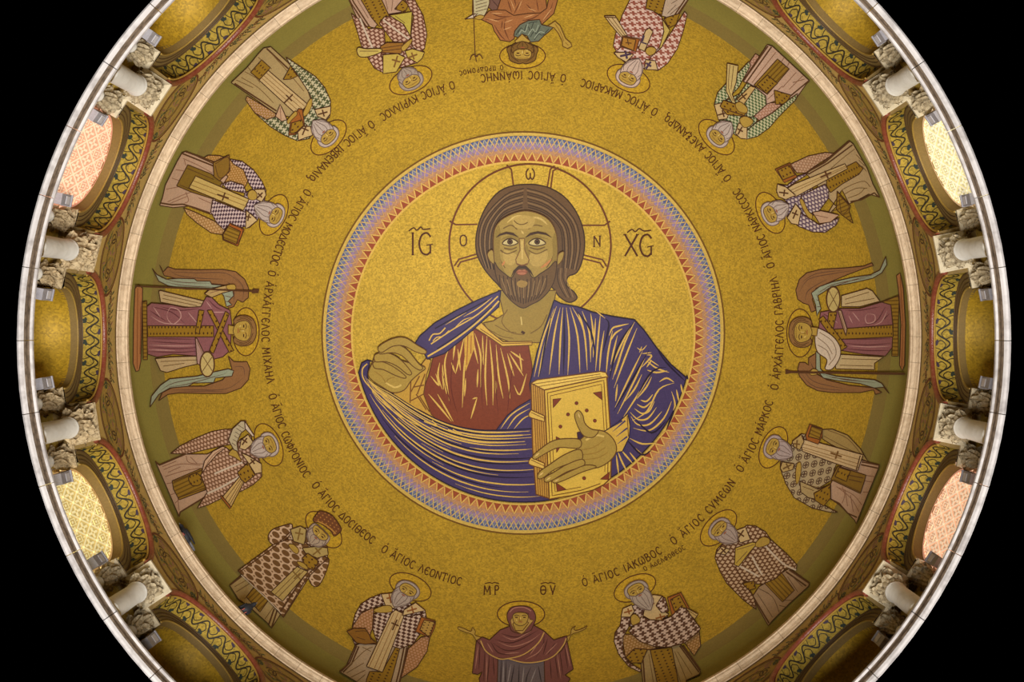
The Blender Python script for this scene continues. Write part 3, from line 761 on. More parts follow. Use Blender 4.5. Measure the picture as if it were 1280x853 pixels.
def letter_obj(fig, ch, centre, right, up, h, w, accent=0):
    strokes, adv = GL[ch]; lines = []
    pt = lambda x, y: (centre[0] + right[0] * (x - .5) * h * adv * .85 + up[0] * (y - .5) * h, centre[1] + right[1] * (x - .5) * h * adv * .85 + up[1] * (y - .5) * h)
    for st in strokes:
        q = parse(st); serif = len(q) == 2 and q[0][1] == q[1][1] and abs(q[0][0] - q[1][0]) < .34
        lines.append((LETTER, w * (.7 if serif else 1), [pt(*p) for p in q], 0, 1 if ch in CURVED and len(q) > 3 else 0))
    if accent: lines.append((LETTER, w * .9, [pt(.42, 1.22), pt(.6, 1.42)], 0, 0))
    if accent == 2: lines.append((LETTER, w * .9, [pt(.2, 1.22), pt(.26, 1.38)], 0, 0))
    return fig.part('letter', INK, lines=lines)
def inscription(label, text, a, b, h=9.6, w=1.3, centre=(654, 417)):
    """text along the ring from pixel a to pixel b (centres of its first and last letters), letter tops to the crown"""
    ang = lambda p: math.atan2(p[1] - centre[1], p[0] - centre[0])
    ra, rb = math.dist(a, centre), math.dist(b, centre); ta, tb = ang(a), ang(b)
    while tb > ta: tb -= 2 * pi                      # reads counter-clockwise in the photograph
    if ta - tb > pi: tb += 2 * pi
    adv = [.62 if ch == ' ' else GL[ch][1] for ch in text if ch not in "'\""]
    pos = []; x = 0
    for q in adv: pos.append(x + q / 2); x += q
    p0, p1 = pos[0], pos[-1]
    mid = ((a[0] + b[0]) / 2, (a[1] + b[1]) / 2)
    fig = Fig('inscription', label, 'inscription', mid, 'inscriptions around the dome'); fig.layer = 1; i = 0
    for k, ch in enumerate(text):
        if ch in "'\"": continue
        if ch != ' ':
            t = (pos[i] - p0) / (p1 - p0); an = ta + (tb - ta) * t; r = ra + (rb - ra) * t
            c = (centre[0] + r * math.cos(an), centre[1] + r * math.sin(an))
            up = (-math.cos(an), -math.sin(an)); right = (-up[1], up[0])
            nx = text[k + 1] if k + 1 < len(text) else ''
            letter_obj(fig, ch, c, right, up, h, w, 1 if nx == "'" else 2 if nx == '"' else 0); fig.layer = 1
        i += 1
    return fig
INSC = [
 ("O' A\"GIOC LEONTIOC", (481, 687), (574, 727), 'saint holding up his jewelled book'), ("O' A\"GIOC DOCIQEOC", (395, 607), (465, 675), 'crowned saint'),
 ("O' A\"GIOC CWFPONIOC", (341, 496), (383, 593), 'saint with the open scroll'), ("O' A'PXA'GGELOC MIXAHL", (340, 342), (338, 476), 'angel with jewelled bands crossed on the chest'),
 ("O' A\"GIOC MODECTOC", (384, 241), (343, 329), 'saint in the purple and white checks'), ("O' A\"GIOC IUBENALIo", (464, 156), (391, 223), 'saint in green stepped checks'),
 ("O' A\"GIOC KYPILLOC", (565, 107), (479, 146), 'saint with the round grey beard'), ("O' A\"GIOC IWA'NNHC", (704, 98), (604, 98), 'man in the shaggy blue-grey tunic'),
 ("O' A\"GIOC MAKAPIOC", (818, 140), (729, 104), 'saint in red and white crosses'), ("O' A\"GIOC ALEZANDPo", (909, 223), (834, 149), 'saint with the trailing scarf'),
 ("O' A\"GIOC NA'PKICCOC", (963, 332), (921, 240), 'saint in violet lattice robe'), ("O' A'PXA'GGELOC GABPIHL", (968, 484), (967, 350), 'angel with the white shawl'),
 ("O' A\"GIOC MA'PKOC", (925, 586), (961, 504), 'saint in the ringed-cross robe'), ("O' A\"GIOC CYMEWN", (842, 676), (914, 604), 'bald saint in brown brick pattern'),
 ("O' A\"GIOC IAKWBOC", (731, 728), (823, 689), 'saint in brown stepped checks'),
]
for tx, a, b, who in INSC: inscription('brown Greek lettering above the halo of the ' + who, tx, a, b)
inscription('small brown second line of lettering beside the man in shaggy tunic', "O' pPODPOMOC", (627, 84.5), (576, 91.5), 5.6, .95)
inscription('small brown second line of lettering by the saint in brown stepped checks', 'O ADELFOQEOC', (806.5, 711), (854, 685), 5.6, .9)
for tx, x, who in (('MP', 615, 'left hand'), ('QY', 685, 'right hand')):
    fig = Fig('inscription', ('brown letters M P under a bar beside the veiled woman' if tx == 'MP' else 'brown letters theta and upsilon under a bar beside the veiled woman'), 'inscription', (x, 737), 'inscriptions around the dome'); fig.layer = 1
    for j, ch in enumerate(tx): letter_obj(fig, ch, (x - 6 + 12 * j, 738), (1, 0), (0, -1), 11, 1.5); fig.layer = 1
    fig.part('abbreviation_bar', INK, lines=[(LETTER, 1.2, [(x - 9, 730), (x - 3, 728.6), (x, 729.6), (x + 3, 728.6), (x + 9, 730)])])

# ------------------------------------------------------------------ medallion at the crown
MC, R_OUT, R_IN = (654.0, 416.5), 250.0, 213.0
def mcirc(r, a0=0, a1=360, n=96): return [(MC[0] + r * math.cos(math.radians(a0 + (a1 - a0) * i / n)), MC[1] + r * math.sin(math.radians(a0 + (a1 - a0) * i / n))) for i in range(n + (a1 - a0 != 360))]
med = Fig('medallion', 'round bright gold medallion with a zigzag blue to red border at the crown', 'medallion', MC)
med.part('gold_ground', GOLD_IN, px=mcirc(R_IN + 1), edge=None)
# border: bands from blue through lavender and salmon to red, then triangles and gold zigzag lines
def ring_band(name, mat, r0, r1, n=160):
    med.layer += 1; off = LIFT + med.layer * STEP
    a, b = mcirc(r0, n=n), mcirc(r1, n=n)
    v = [dome_hit(*p, off) - med.c for p in a + b]
    return link(name, mesh(name, v, [(i, (i + 1) % n, n + (i + 1) % n, n + i) for i in range(n)], mat, smooth=True), med.root)
bands = [(250.5, 246, (206, 172, 84)), (246, 240, (116, 120, 148)), (240, 235, (136, 124, 150)), (235, 230, (158, 130, 128)), (230, 225, (178, 134, 102)), (225, 220, (186, 130, 80)),
         (220, 216, (188, 116, 72)), (216, 213, (214, 176, 84))]
ring_band('shadow_line', glass((112, 78, 30), 'brown_line'), 252.5, 250.2)
for j, (ra, rb, c) in enumerate(bands): ring_band('border_band', glass(c, 'border_mosaic', .26), ra, rb)
NT_ = 126
med.layer += 1
RED_T, BLUE_T, LAV = glass((150, 74, 48), 'red_triangle', .2), glass((84, 96, 140), 'blue_triangle', .25), glass((150, 126, 158), 'lavender_lozenge', .25)
lay = med.layer
for i in range(NT_):
    t0, t1, tm = (i / NT_ * 360), ((i + 1) / NT_ * 360), ((i + .5) / NT_ * 360)
    pp = lambda r, t: (MC[0] + r * math.cos(math.radians(t)), MC[1] + r * math.sin(math.radians(t)))
    med.layer = lay; med.part('red_triangle', RED_T, px=[pp(215.5, t0), pp(215.5, t1), pp(226, tm)], edge=None)
    med.layer = lay; med.part('blue_triangle', BLUE_T, px=[pp(246.5, t0 + 1.43), pp(246.5, t1 + 1.43), pp(239, t1)], edge=None)
    med.layer = lay; med.part('lozenge', LAV, px=[pp(240, tm), pp(234.5, t1), pp(229, tm), pp(234.5, t0)], edge=None)
ln = []; GLN = (212, 174, 92)
zz = lambda ra, rb, ph: [(MC[0] + r * math.cos(t), MC[1] + r * math.sin(t)) for i in range(2 * NT_ + 1) for r, t in [((ra, rb)[i % 2], (i / 2 + ph) / NT_ * 2 * pi)]]
med.layer = lay + 1
med.part('zigzag_line', INK, lines=[(GLN, 1.5, zz(215.5, 226.5, 0), 0, 0), (GLN, 1.3, zz(246.5, 235, 0), 0, 0), ((180, 170, 130), 1.1, zz(235, 246.5, 0), 0, 0), ((204, 160, 96), .9, zz(236, 227, .5), 0, 0)])

# ------------------------------------------------------------------ bust in the medallion: haloed man in a blue mantle with a book
b = Fig('mosaic_figure', 'large bearded haloed man in blue mantle and red tunic holding gold book', 'mosaic', (654, 420)); b.layer = 8
B_BLUE, B_DK, G_HI, PUR = (68, 56, 96), (34, 24, 48), (212, 174, 84), (104, 90, 150)
HC = (662.6, 306.2); HR = 101.0
b.part('halo', GOLD_IN, px=[(HC[0] + HR * math.cos(t * pi / 60), HC[1] + HR * math.sin(t * pi / 60)) for t in range(120)], edge=(104, 58, 30), ew=2.3)
b.crop(560, 190, 4.064)
HB = (104, 58, 30)
for q in ('298,66 322,90 334,185', '503,188 520,88 545,68', '520,195 534,96 562,80', '8,352 40,370 150,368', '150,518 55,546 32,580', '150,536 64,560 48,586',
                                                              '680,373 795,373 824,352', '680,522 785,548 806,582', '676,540 772,564 790,590'):
    b.part('halo_cross_line', INK, lines=[(HB, 2.0, q, 0, 0)]); b.layer -= 1
b.layer += 1
for ch, x, y in (('W', 418, 112), ('O', 78, 450), ('N', 757, 455)):
    letter_obj(b, ch, b.to([(x, y)])[0], (1, 0), (0, -1), 13.5, 1.7); b.layer -= 1
b.layer += 1
C_ = (400, 160, 1.6725); H_ = (560, 190, 4.064); L_ = (440, 400, 3.555); R_ = (650, 380, 3.283)
# hair behind
HAIR, HAIR_D, HAIR_L = (100, 74, 48), (60, 42, 28), (132, 104, 70)
strands = []
for q in range(10):
    u = q / 9; strands.append((HAIR_L if q % 3 == 1 else HAIR_D, 1.2, '%d,%d %d,%d %d,%d %d,%d %d,%d' % (385 - 6 * u, 185 + 95 * u, 290 - 10 * u, 220 + 100 * u, 180 + 55 * u, 340 + 60 * u, 155 + 72 * u, 470 + 30 * u, 190 + 45 * u, 590 + 10 * u), 0))
    strands.append((HAIR_L if q % 3 == 1 else HAIR_D, 1.2, '%d,%d %d,%d %d,%d %d,%d %d,%d' % (400 + 6 * u, 185 + 95 * u, 520 - 20 * u, 225 + 90 * u, 640 - 70 * u, 340 + 50 * u, 672 - 90 * u, 470 + 25 * u, 650 - 70 * u, 600 - 10 * u), 0))
for q in range(4): strands.append((HAIR_L if q % 2 else HAIR_D, 1.1, '%d,590 %d,640 %d,690 %d,740' % (560 + 14 * q, 556 + 14 * q, 570 + 16 * q, 600 + 12 * q), 0))
b.crop(*H_)
b.part('hair', HAIR, '400,165 330,172 262,200 205,262 165,340 143,430 145,510 172,575 205,622 245,665 300,700 420,600 530,690 565,735 615,765 655,745 640,712 604,680 610,634 655,612 685,540 694,450 678,365 642,290 590,228 520,185 455,168', 1, strands, edge=(58, 38, 24), ew=1.6)
# neck
b.crop(*C_)
NECK, SK_D, SK_L = (152, 126, 56), (116, 88, 38), (206, 180, 104)
b.part('neck', NECK, '372,340 384,390 362,404 342,408 356,432 400,449 466,449 478,420 494,340', 0,
       [(SK_D, 1.3, '392,380 380,405 400,428 425,432'), (SK_D, 1.3, '475,390 462,415 440,430'), (SK_D, 1.0, '365,412 390,425 410,428'), ((70, 42, 20), 3.2, '421,426 428,430'), (SK_L, 1.6, '420,395 422,412'), (SK_D, 1.0, '350,420 380,436 404,440')], edge=(96, 66, 30))
# red tunic
TUN = (122, 58, 36)
tl = ['520,60 500,200 490,390', '530,60 545,130 560,195', '545,60 572,160 572,300', '600,70 592,250 600,380', '612,90 626,250 626,380', '640,110 652,250 672,350', '660,125 692,260 702,350', '430,130 412,200 432,360', '470,130 482,225',
      '390,190 382,250 402,310', '350,250 387,292 372,240', '402,200 407,310', '442,190 457,235', '556,345 528,440', '535,352 556,345', '700,150 762,250', '705,140 762,180', '720,290 746,332 776,240', '340,330 400,400 442,452', '380,330 450,452',
      '460,90 448,180', '500,70 470,200 460,240', '580,70 584,200', '745,150 755,230', '690,150 720,250', '410,260 420,330', '505,260 500,340', '560,220 556,300', '640,260 640,330']
b.crop(*L_)
b.part('tunic', TUN, '360,170 420,120 500,55 545,40 600,70 665,110 782,105 800,200 800,340 800,510 660,505 560,495 450,472 350,432 300,390 310,330 340,250', 0,
       [(G_HI, 2.2, q, 2, 1) for q in tl] + [((96, 36, 26), 1.2, q, 2) for q in ('450,150 440,300 470,420', '585,100 575,250 580,400', '645,180 640,300 650,420', '715,200 700,320 690,420', '400,230 440,380')], edge=(90, 40, 24))
b.part('collar', (206, 166, 70), '545,35 600,70 668,118 800,112 800,96 672,98 610,48 575,12', 0, [((120, 80, 30), 1, '570,40 610,66 670,106 800,102', 0, 0)], edge=(96, 60, 24))
b.part('tunic_stripe', (200, 156, 60), '498,60 540,50 545,120 520,190 505,230 500,150', 0, [((150, 80, 40), 1, '515,70 510,200'), ((150, 80, 40), 1, '530,70 528,150')], edge=None)
b.part('undersleeve', (190, 148, 60), '330,170 352,180 330,250 318,330 352,420 372,440 300,400 240,380 180,330 240,300 270,250', 0,
       [((112, 70, 30), 1.5, q, 0, 0) for q in ('300,250 262,320', '325,240 290,330', '270,300 320,290', '262,260 258,370', '318,330 262,360', '300,340 345,410', '285,330 330,400')], edge=(96, 60, 24))
b.part('mantle', B_BLUE, '640,492 690,425 740,385 800,350 820,510 660,505', 0, [(G_HI, 1.7, q, 2) for q in ('660,485 710,420 790,370', '690,485 730,430 790,395', '720,485 760,440 800,420')], edge=B_DK)
# mantle over the right shoulder of the figure (left in the photograph)
b.crop(*C_)
b.part('mantle', B_BLUE, '378,340 330,360 285,382 240,408 208,436 196,456 216,468 224,484 260,472 300,440 340,404 374,374', 0,
       [(G_HI, 2.0, '225,478 262,456 305,426 345,392 374,362'), (G_HI, 1.6, '232,452 280,420 330,390 372,352'), (G_HI, 1.5, '300,395 330,378 360,355', 2), (G_HI, 1.3, '280,420 300,402 318,396', 2),
        (G_HI, 1.6, '228,445 236,432 250,430 262,418'), (G_HI, 1.3, '236,446 244,438 256,436 270,424'), (G_HI, 1.2, '262,412 285,398 306,386', 2), (B_DK, 1.6, '240,420 290,392 350,360'), (B_DK, 1.3, '245,462 300,425 360,374')], edge=B_DK, ew=1.4)
# wide sling of the mantle below
lower = mcirc(R_IN - 1.5, 166.5, 78, 40)
U = smooth([(452, 452), (462, 452), (459.5, 472), (472, 483), (490.6, 492.8), (513, 507), (538.4, 521), (566.6, 532), (597.5, 537.8), (630, 538), (668, 536)], 4, False)
def between(f, t0, t1, n=14):
    up = [U[min(len(U) - 1, int(9 + (len(U) - 10) * (t0 + (t1 - t0) * i / n)))] for i in range(n + 1)]
    lo = [lower[min(40, int(40 * (t0 + (t1 - t0) * i / n)))] for i in range(n + 1)]
    return [(a[0] * (1 - f) + c[0] * f, a[1] * (1 - f) + c[1] * f) for a, c in zip(up, lo)]
sl = []
for f, t0, t1, w_ in ((.03, 0, .98, 2.6), (.07, .0, .60, 2.0), (.08, .62, .99, 2.2), (.12, .05, .99, 2.2), (.16, .02, .42, 1.8), (.17, .50, .95, 2.4), (.21, .10, .96, 1.6), (.26, .04, .66, 2.0), (.28, .7, .98, 1.5), (.33, .18, .92, 1.7),
                       (.38, .10, .60, 1.4), (.44, .30, .98, 1.9), (.50, .12, .55, 1.6), (.56, .45, .99, 1.4), (.63, .22, .80, 1.8), (.71, .10, .55, 1.3), (.76, .50, .98, 1.7), (.86, .30, .90, 1.5), (.93, .6, .95, 1.2)):
    sl.append((G_HI, w_ * 1.15, between(f, t0, t1), 2))
for f, t0, t1 in ((.05, .1, .9), (.14, .2, .95), (.30, .2, .9), (.47, .2, .95), (.66, .3, .95), (.81, .2, .8), (.40, .6, .99), (.59, .5, .95)): sl.append((B_DK, 2.2, between(f, t0, t1), 2))
sl += [(G_HI, 1.6, [(459, 455), (453, 462), (455, 475), (470, 492), (488, 510)], 0), (G_HI, 1.4, [(456, 470), (470, 495), (500, 520), (540, 540)], 2), (G_HI, 1.4, [(530, 527), (548, 534), (540, 526)], 0, 0), (G_HI, 1.4, [(560, 537), (580, 545), (566, 537)], 0, 0)]
b.part('mantle_sling', B_BLUE, px=[(448.5, 466), (452, 454), (459, 450.5), (466, 452)] + U[4:] + [(668, 560)] + lower[::-1], lines=sl, edge=B_DK, ew=1.5)
# mantle over the other shoulder and arm
b.crop(*R_)
arc = mcirc(R_IN - 1.5, 14.5, 75, 24)
top = b.to('140,-15 170,0 235,12 300,35 380,52 470,66 510,110 560,180 620,250 690,310')
ml = ['150,10 120,100 85,265', '165,15 142,120 120,290', '176,15 166,140 160,290', '190,15 202,140 196,292', '205,15 236,130 246,282', '215,15 262,110 276,272', '140,20 92,150 58,300', '128,60 95,200 75,300', '330,40 320,150 310,275', '345,110 332,200 326,282',
      '380,110 362,200 354,285', '470,75 430,160 380,310', '458,85 410,180 370,275', '480,100 432,220 386,345', '502,195 450,300 390,425', '522,200 472,310 400,452', '546,272 492,360 420,472', '366,130 380,100 410,90 446,82', '372,152 390,122 420,102',
      '460,480 522,440 570,352 632,325', '455,462 482,495 532,494 582,442', '452,445 485,475 525,470 560,425', '470,430 500,450 530,440 552,400', '480,412 510,425 540,400', '495,395 520,400 545,372', '465,510 530,520 590,470 622,400', '450,552 502,575 562,570',
      '400,602 420,652 446,700', '415,600 462,655', '522,272 560,282 604,275', '526,240 562,265 612,282', '572,320 602,305 632,322', '622,360 636,420 612,502', '642,352 652,402', '290,40 300,120 292,180', '255,30 285,120 290,240', '240,40 262,100', '310,60 305,140 300,220',
      '400,130 385,190 372,250', '430,150 410,220 390,290', '520,210 540,215 500,260', '540,230 520,260', '500,290 470,350 430,400', '400,330 392,400', '410,500 440,470', '660,330 668,370', '470,590 520,640', '450,610 490,660', '395,620 405,700', '560,560 600,520', '540,300 520,340 480,390']
rad = ['350,60 300,20', '480,180 500,190 520,170', '500,205 540,200', '490,200 500,175', '520,235 570,272', '525,225 570,255']
b.part('mantle', B_BLUE, px=top + arc + b.to('170,600 120,500 50,400 40,330 70,200 105,90'),
       lines=[(G_HI, 2.15, q, 2) for q in ml] + [(G_HI, 1.4, q, 2) for q in rad] + [(B_DK, 2.4, q, 2) for q in ('225,20 290,110 310,240', '350,60 365,90 340,200', '470,70 400,180 365,320', '530,190 460,310 385,440', '600,260 540,280 480,380', '470,470 540,530 600,480', '440,560 500,620 540,600', '180,20 182,150 178,290', '130,40 105,160 80,300', '560,180 600,240 680,320', '640,420 600,520')], edge=B_DK, ew=1.5)
# book
b.crop(*R_)
BK, BK_D = (214, 178, 74), (104, 62, 26)
b.part('book_pages', (186, 140, 60), '45,326 100,352 122,800 66,782 52,600', 0, [(BK_D, .8, '%d,%d %d,%d' % (45 + q * 9, 330 + q * 4, 66 + q * 9, 782 + q * 3), 0, 0) for q in range(1, 6)], edge=BK_D, ew=1.5)
b.part('book_top', (224, 190, 92), '45,326 70,312 330,278 352,282 362,300 350,318 330,305 100,354', 0, [(BK_D, .8, '52,330 330,288', 0, 0), (BK_D, .8, '75,340 335,297', 0, 0)], edge=BK_D, ew=1.4)
cov = b.part('book_cover', BK, '100,354 330,305 356,300 376,600 372,716 345,742 300,765 210,788 120,802', 0,
       [(BK_D, 1.1, '112,366 344,314 362,600 360,706', 0, 0), (BK_D, 1.1, '112,366 132,788 250,766 330,738', 0, 0), (BK_D, .8, '124,378 334,330 350,600 348,690', 0, 0), (BK_D, .8, '124,378 144,772 250,752', 0, 0)], edge=BK_D, ew=1.6)
def gem(name, pts, c=(122, 56, 36), sm=0): b.part(name, c, pts, sm, edge=(84, 40, 22), ew=.7, parent=None)
for q in ('135,392 170,388 136,428', '300,366 334,360 336,394', '148,545 180,562 150,612', '330,720 368,690 364,722', '148,735 190,762 152,770'): gem('corner_gem', q); b.layer -= 1
for x, y in ((232, 408), (197, 454), (274, 438), (307, 480), (166, 504), (263, 716)): gem('round_gem', ' '.join('%.1f,%.1f' % (x + 7 * math.cos(t), y + 7 * math.sin(t)) for t in [k * pi / 4 for k in range(8)])); b.layer -= 1
gem('centre_gem', '234,528 262,520 266,560 238,566', (60, 40, 60)); b.layer += 1
for y in (450, 645): b.part('clasp', (212, 176, 84), '36,%d 46,%d 100,%d 100,%d 46,%d 36,%d' % (y, y - 14, y + 10, y + 34, y + 18, y + 12), 0, [(BK_D, .9, '46,%d 98,%d' % (y - 4, y + 20), 0, 0)], edge=BK_D, ew=1.2)
b.part('cuff', (204, 166, 72), '346,524 400,490 442,452 452,500 448,548 420,606 395,610 385,560', 0, [(B_BLUE, 2.2, q, 1, 0) for q in ('432,480 380,525', '440,510 395,545', '440,545 400,575', '420,480 372,510')] + [(BK_D, 1, '440,460 445,545', 0, 0)], edge=B_DK)
SKIN, SKE = (166, 138, 64), (96, 64, 28)
def finger(pts, nail=None, parent=None):
    b.part('finger', SKIN, pts, 1, ([((212, 180, 112), 2.0, nail, 2)] if nail else []), edge=SKE, ew=1.2)
b.part('palm', SKIN, '262,545 300,520 350,526 386,560 396,602 372,642 322,672 268,672 236,650 230,602 240,568', 1, [((150, 118, 50), 1.3, '250,600 300,590 345,560'), ((150, 118, 50), 1.3, '252,620 310,612 350,590'), ((150, 118, 50), 1.2, '262,640 320,632 360,610'), ((208, 178, 98), 2.4, '270,560 310,540 345,545')], edge=SKE, ew=1.3)
finger('224,456 240,438 258,458 266,490 292,514 322,522 300,548 262,542 236,500', '238,448 246,470')
finger('246,558 182,554 130,565 82,598 52,626 64,638 112,610 162,590 242,592', '60,628 80,612')
finger('246,598 182,620 122,660 80,690 72,714 92,716 142,680 202,656 254,640', '78,706 96,692')
finger('254,638 192,660 142,690 102,714 104,732 130,726 192,690 262,664', '108,724 126,712')
finger('272,662 212,685 162,710 132,726 146,736 192,720 252,692 314,670', '142,730 160,720')
b.crop(*L_)
b.part('palm', SKIN, '92,188 72,238 86,266 130,296 182,324 232,312 262,272 302,236 326,216 302,200 242,188 182,168 112,150', 1, [((150, 118, 50), 1.3, '150,290 160,265 190,255'), ((208, 178, 98), 2.2, '150,280 190,300 220,290'), ((150, 118, 50), 1.2, '100,230 130,250 150,280')], edge=SKE, ew=1.3)
finger('96,188 140,188 192,214 238,250 232,260 190,246 140,222 100,214')
finger('104,154 160,148 212,174 258,224 264,242 246,242 200,206 150,186 104,186')
finger('128,128 190,110 242,130 292,190 314,212 302,224 270,206 225,162 180,146 124,152')
finger('118,120 180,84 236,80 292,114 330,138 320,152 280,141 230,116 180,118 130,146')
# face
b.crop(*H_)
FACE, F_D, F_L = (158, 132, 64), (106, 80, 36), (198, 170, 98)
for q in ('200,520 222,498 242,530 244,572 216,558', '560,522 588,508 582,546 556,574'): b.part('ear', FACE, q, 1, edge=SKE)
b.part('face', FACE, '232,420 258,358 320,318 390,300 455,312 512,345 545,400 556,480 552,560 540,640 500,712 420,768 380,785 330,756 280,690 250,620 234,540', 1,
       [(F_D, 1.4, q) for q in ('335,345 350,362 380,368 405,358', '280,390 320,372 352,395', '408,392 440,372 480,378', '265,500 300,520 350,500', '410,500 450,520 505,495', '285,490 320,496 350,484', '415,486 455,496 492,484', '250,480 262,540 290,590', '545,480 530,540 500,590')] +
       [(F_L, 2.6, q, 2) for q in ('300,360 340,330 390,325', '420,330 470,340 505,370', '290,540 320,545 345,530', '420,540 460,550 500,530', '375,450 375,540', '372,400 385,418')] +
       [((186, 124, 70), 3.0, '470,590 500,570 525,545', 2), ((186, 124, 70), 2.6, '262,585 280,570 290,550', 2)], edge=SKE, ew=1.3)
SH1, SH2 = (138, 114, 52), (176, 148, 78)
for q in ('234,430 256,372 268,420 262,500 276,580 300,640 268,640 246,580 235,510', '546,410 530,450 532,520 520,590 492,650 535,640 551,560 555,480', '360,436 346,424 300,428 268,446 300,440 340,444 362,470', '392,436 410,424 456,424 512,444 460,438 416,446 390,470', '392,500 404,530 414,556 424,540 412,500 398,470'):
    b.part('face_shading', SH1, q, 1, edge=None); b.layer -= 1
for q in ('285,500 330,512 350,530 330,575 300,570 280,535', '412,520 450,514 500,500 505,540 470,580 425,575', '330,340 385,322 440,335 430,380 385,392 340,382'):
    b.part('face_light', SH2, q, 1, edge=None); b.layer -= 1
b.layer += 1
for q in ('335,348 352,364 380,369 405,358', '268,498 300,518 350,500', '410,500 450,518 505,495', '285,488 320,494 350,484', '415,486 455,494 492,484'):
    b.part('face_line', INK, lines=[(F_D, 1.3, q)]); b.layer -= 1
b.layer += 1
BRD, BRD_D = (102, 76, 46), (62, 42, 26)
b.part('beard', BRD, '236,560 256,592 292,622 322,640 345,606 375,586 405,600 432,640 470,618 512,590 550,556 544,640 516,702 468,752 424,775 382,794 336,770 288,720 258,670 242,620', 1,
       [(BRD_D, 1.2, '%d,%d %d,%d %d,%d' % (x, 650 + abs(x - 385) * -.2, 385 + (x - 385) * .95, 700 - abs(x - 385) * .1, 385 + (x - 385) * .62, 775 - abs(x - 385) * .25)) for x in range(262, 520, 20)] +
       [((140, 112, 72), 1.0, '%d,%d %d,%d' % (x, 665 - abs(x - 385) * .2, 385 + (x - 385) * .75, 745 - abs(x - 385) * .2)) for x in range(272, 512, 28)], edge=BRD_D)
b.part('chin', (150, 120, 62), '350,664 372,652 402,662 398,682 376,690 354,682', 1, edge=None)
b.part('lips', (168, 108, 78), '348,610 362,598 375,602 388,598 402,610 388,624 362,624', 1, [((120, 60, 40), 1.0, '350,611 375,609 400,611')], edge=(130, 76, 50), ew=.8)
b.part('moustache', BRD_D, '318,640 332,604 356,580 376,572 398,580 422,604 438,640 416,612 392,594 376,592 358,594 338,612', 0, edge=None)
b.part('nose', (172, 144, 74), '362,440 366,500 344,548 350,572 376,578 404,572 412,548 390,500 388,440', 0, [(F_L, 2.0, '376,450 377,545'), ((110, 70, 40), 1.4, '350,568 376,576 402,568')], edge=(112, 78, 40), ew=1.1)
for ex, pts in ((315, '276,466 292,448 318,440 344,450 354,464 322,476 296,474'), (453, '410,466 426,448 452,440 478,448 496,466 462,477 432,476')):
    b.part('eye', (194, 176, 120), pts, 1, edge=(70, 44, 26), ew=1.3)
    b.part('iris', (84, 54, 30), ' '.join('%.1f,%.1f' % (ex + 13 * math.cos(t), 457 + 13 * math.sin(t)) for t in [k * pi / 6 for k in range(12)]), 0, [((20, 12, 8), 2.2, '%d,457 %d,457' % (ex - 5, ex + 5), 0, 0)], edge=(40, 24, 14), ew=.8)
for pts in ('244,436 262,418 296,406 332,412 360,436 330,424 296,418 266,426', '392,436 418,412 456,404 498,412 530,438 496,422 456,416 420,424'): b.part('eyebrow', (66, 44, 28), pts, 0, edge=None)

# large letters beside the halo
for who, tx, x0, x1, y in (('left', 'IC', 516, 531, 305), ('right', 'XC', 789, 807, 307)):
    fig = Fig('inscription', 'large brown letters iota and sigma under a bar on the bright gold medallion' if tx == 'IC' else 'large brown letters chi and sigma under a bar on the bright gold medallion', 'inscription', ((x0 + x1) / 2, y), 'letters in the medallion'); fig.layer = 6
    for ch, x in zip(tx, (x0, x1)):
        letter_obj(fig, ch, (x, y), (1, 0), (0, -1), 27, 2.3); fig.layer = 6
        if ch == 'C': fig.part('letter', INK, lines=[(LETTER, 2.0, [(x + 7, y + 1), (x + 7, y + 12)], 0, 0), (LETTER, 1.2, [(x + 2, y + 2), (x + 10, y + .5)], 0, 0)]); fig.layer = 6
    fig.part('abbreviation_bar', INK, lines=[(LETTER, 1.6, [(x0 - 5, y - 16), (x0 + 1, y - 20), (x0 + 5, y - 17), (x0 + 10, y - 21), (x1 - 2, y - 18), (x1 + 7, y - 19)])])

# ------------------------------------------------------------------ the sixteen figures standing round the dome
GRP = 'standing mosaic figures around the dome'
PINK, PINK_D = (190, 156, 130), (140, 100, 76)
BEIGE, BEIGE_D = (176, 152, 104), (118, 90, 52)
STOLE, OLIVE_C = (200, 172, 122), (150, 122, 44)
WHITE_C = (206, 188, 166); BR = (86, 54, 32)
GCL = pattern('dots', (152, 116, 34), (70, 40, 24), .085)
GCL2 = pattern('stripe', (150, 116, 38), (110, 80, 24), .05)
BOOK = (156, 92, 40)
def fl(*qs, c=None, w=.9, tp=0): return [(c or PINK_D, w, q, tp) for q in qs]
def hem(*qs, w=2.0): return [(BR, w, q, 0, 0) for q in qs]
def hand(s, pts): s.part('hand', FLESH, pts, 1, edge=SKE, ew=.9)
def stole_cross(s, x, y, r, ang, c=BR, w=1.8): s.part('cross', INK, lines=cross_lines(s, c, w, x, y, r, ang))
def newfig(label, at, crop):
    f = Fig('mosaic_figure', label, 'mosaic', at, GRP).crop(*crop); f.layer = 2; return f
def chest(s, mat, pts): s.part('cloak', mat, pts, 0)

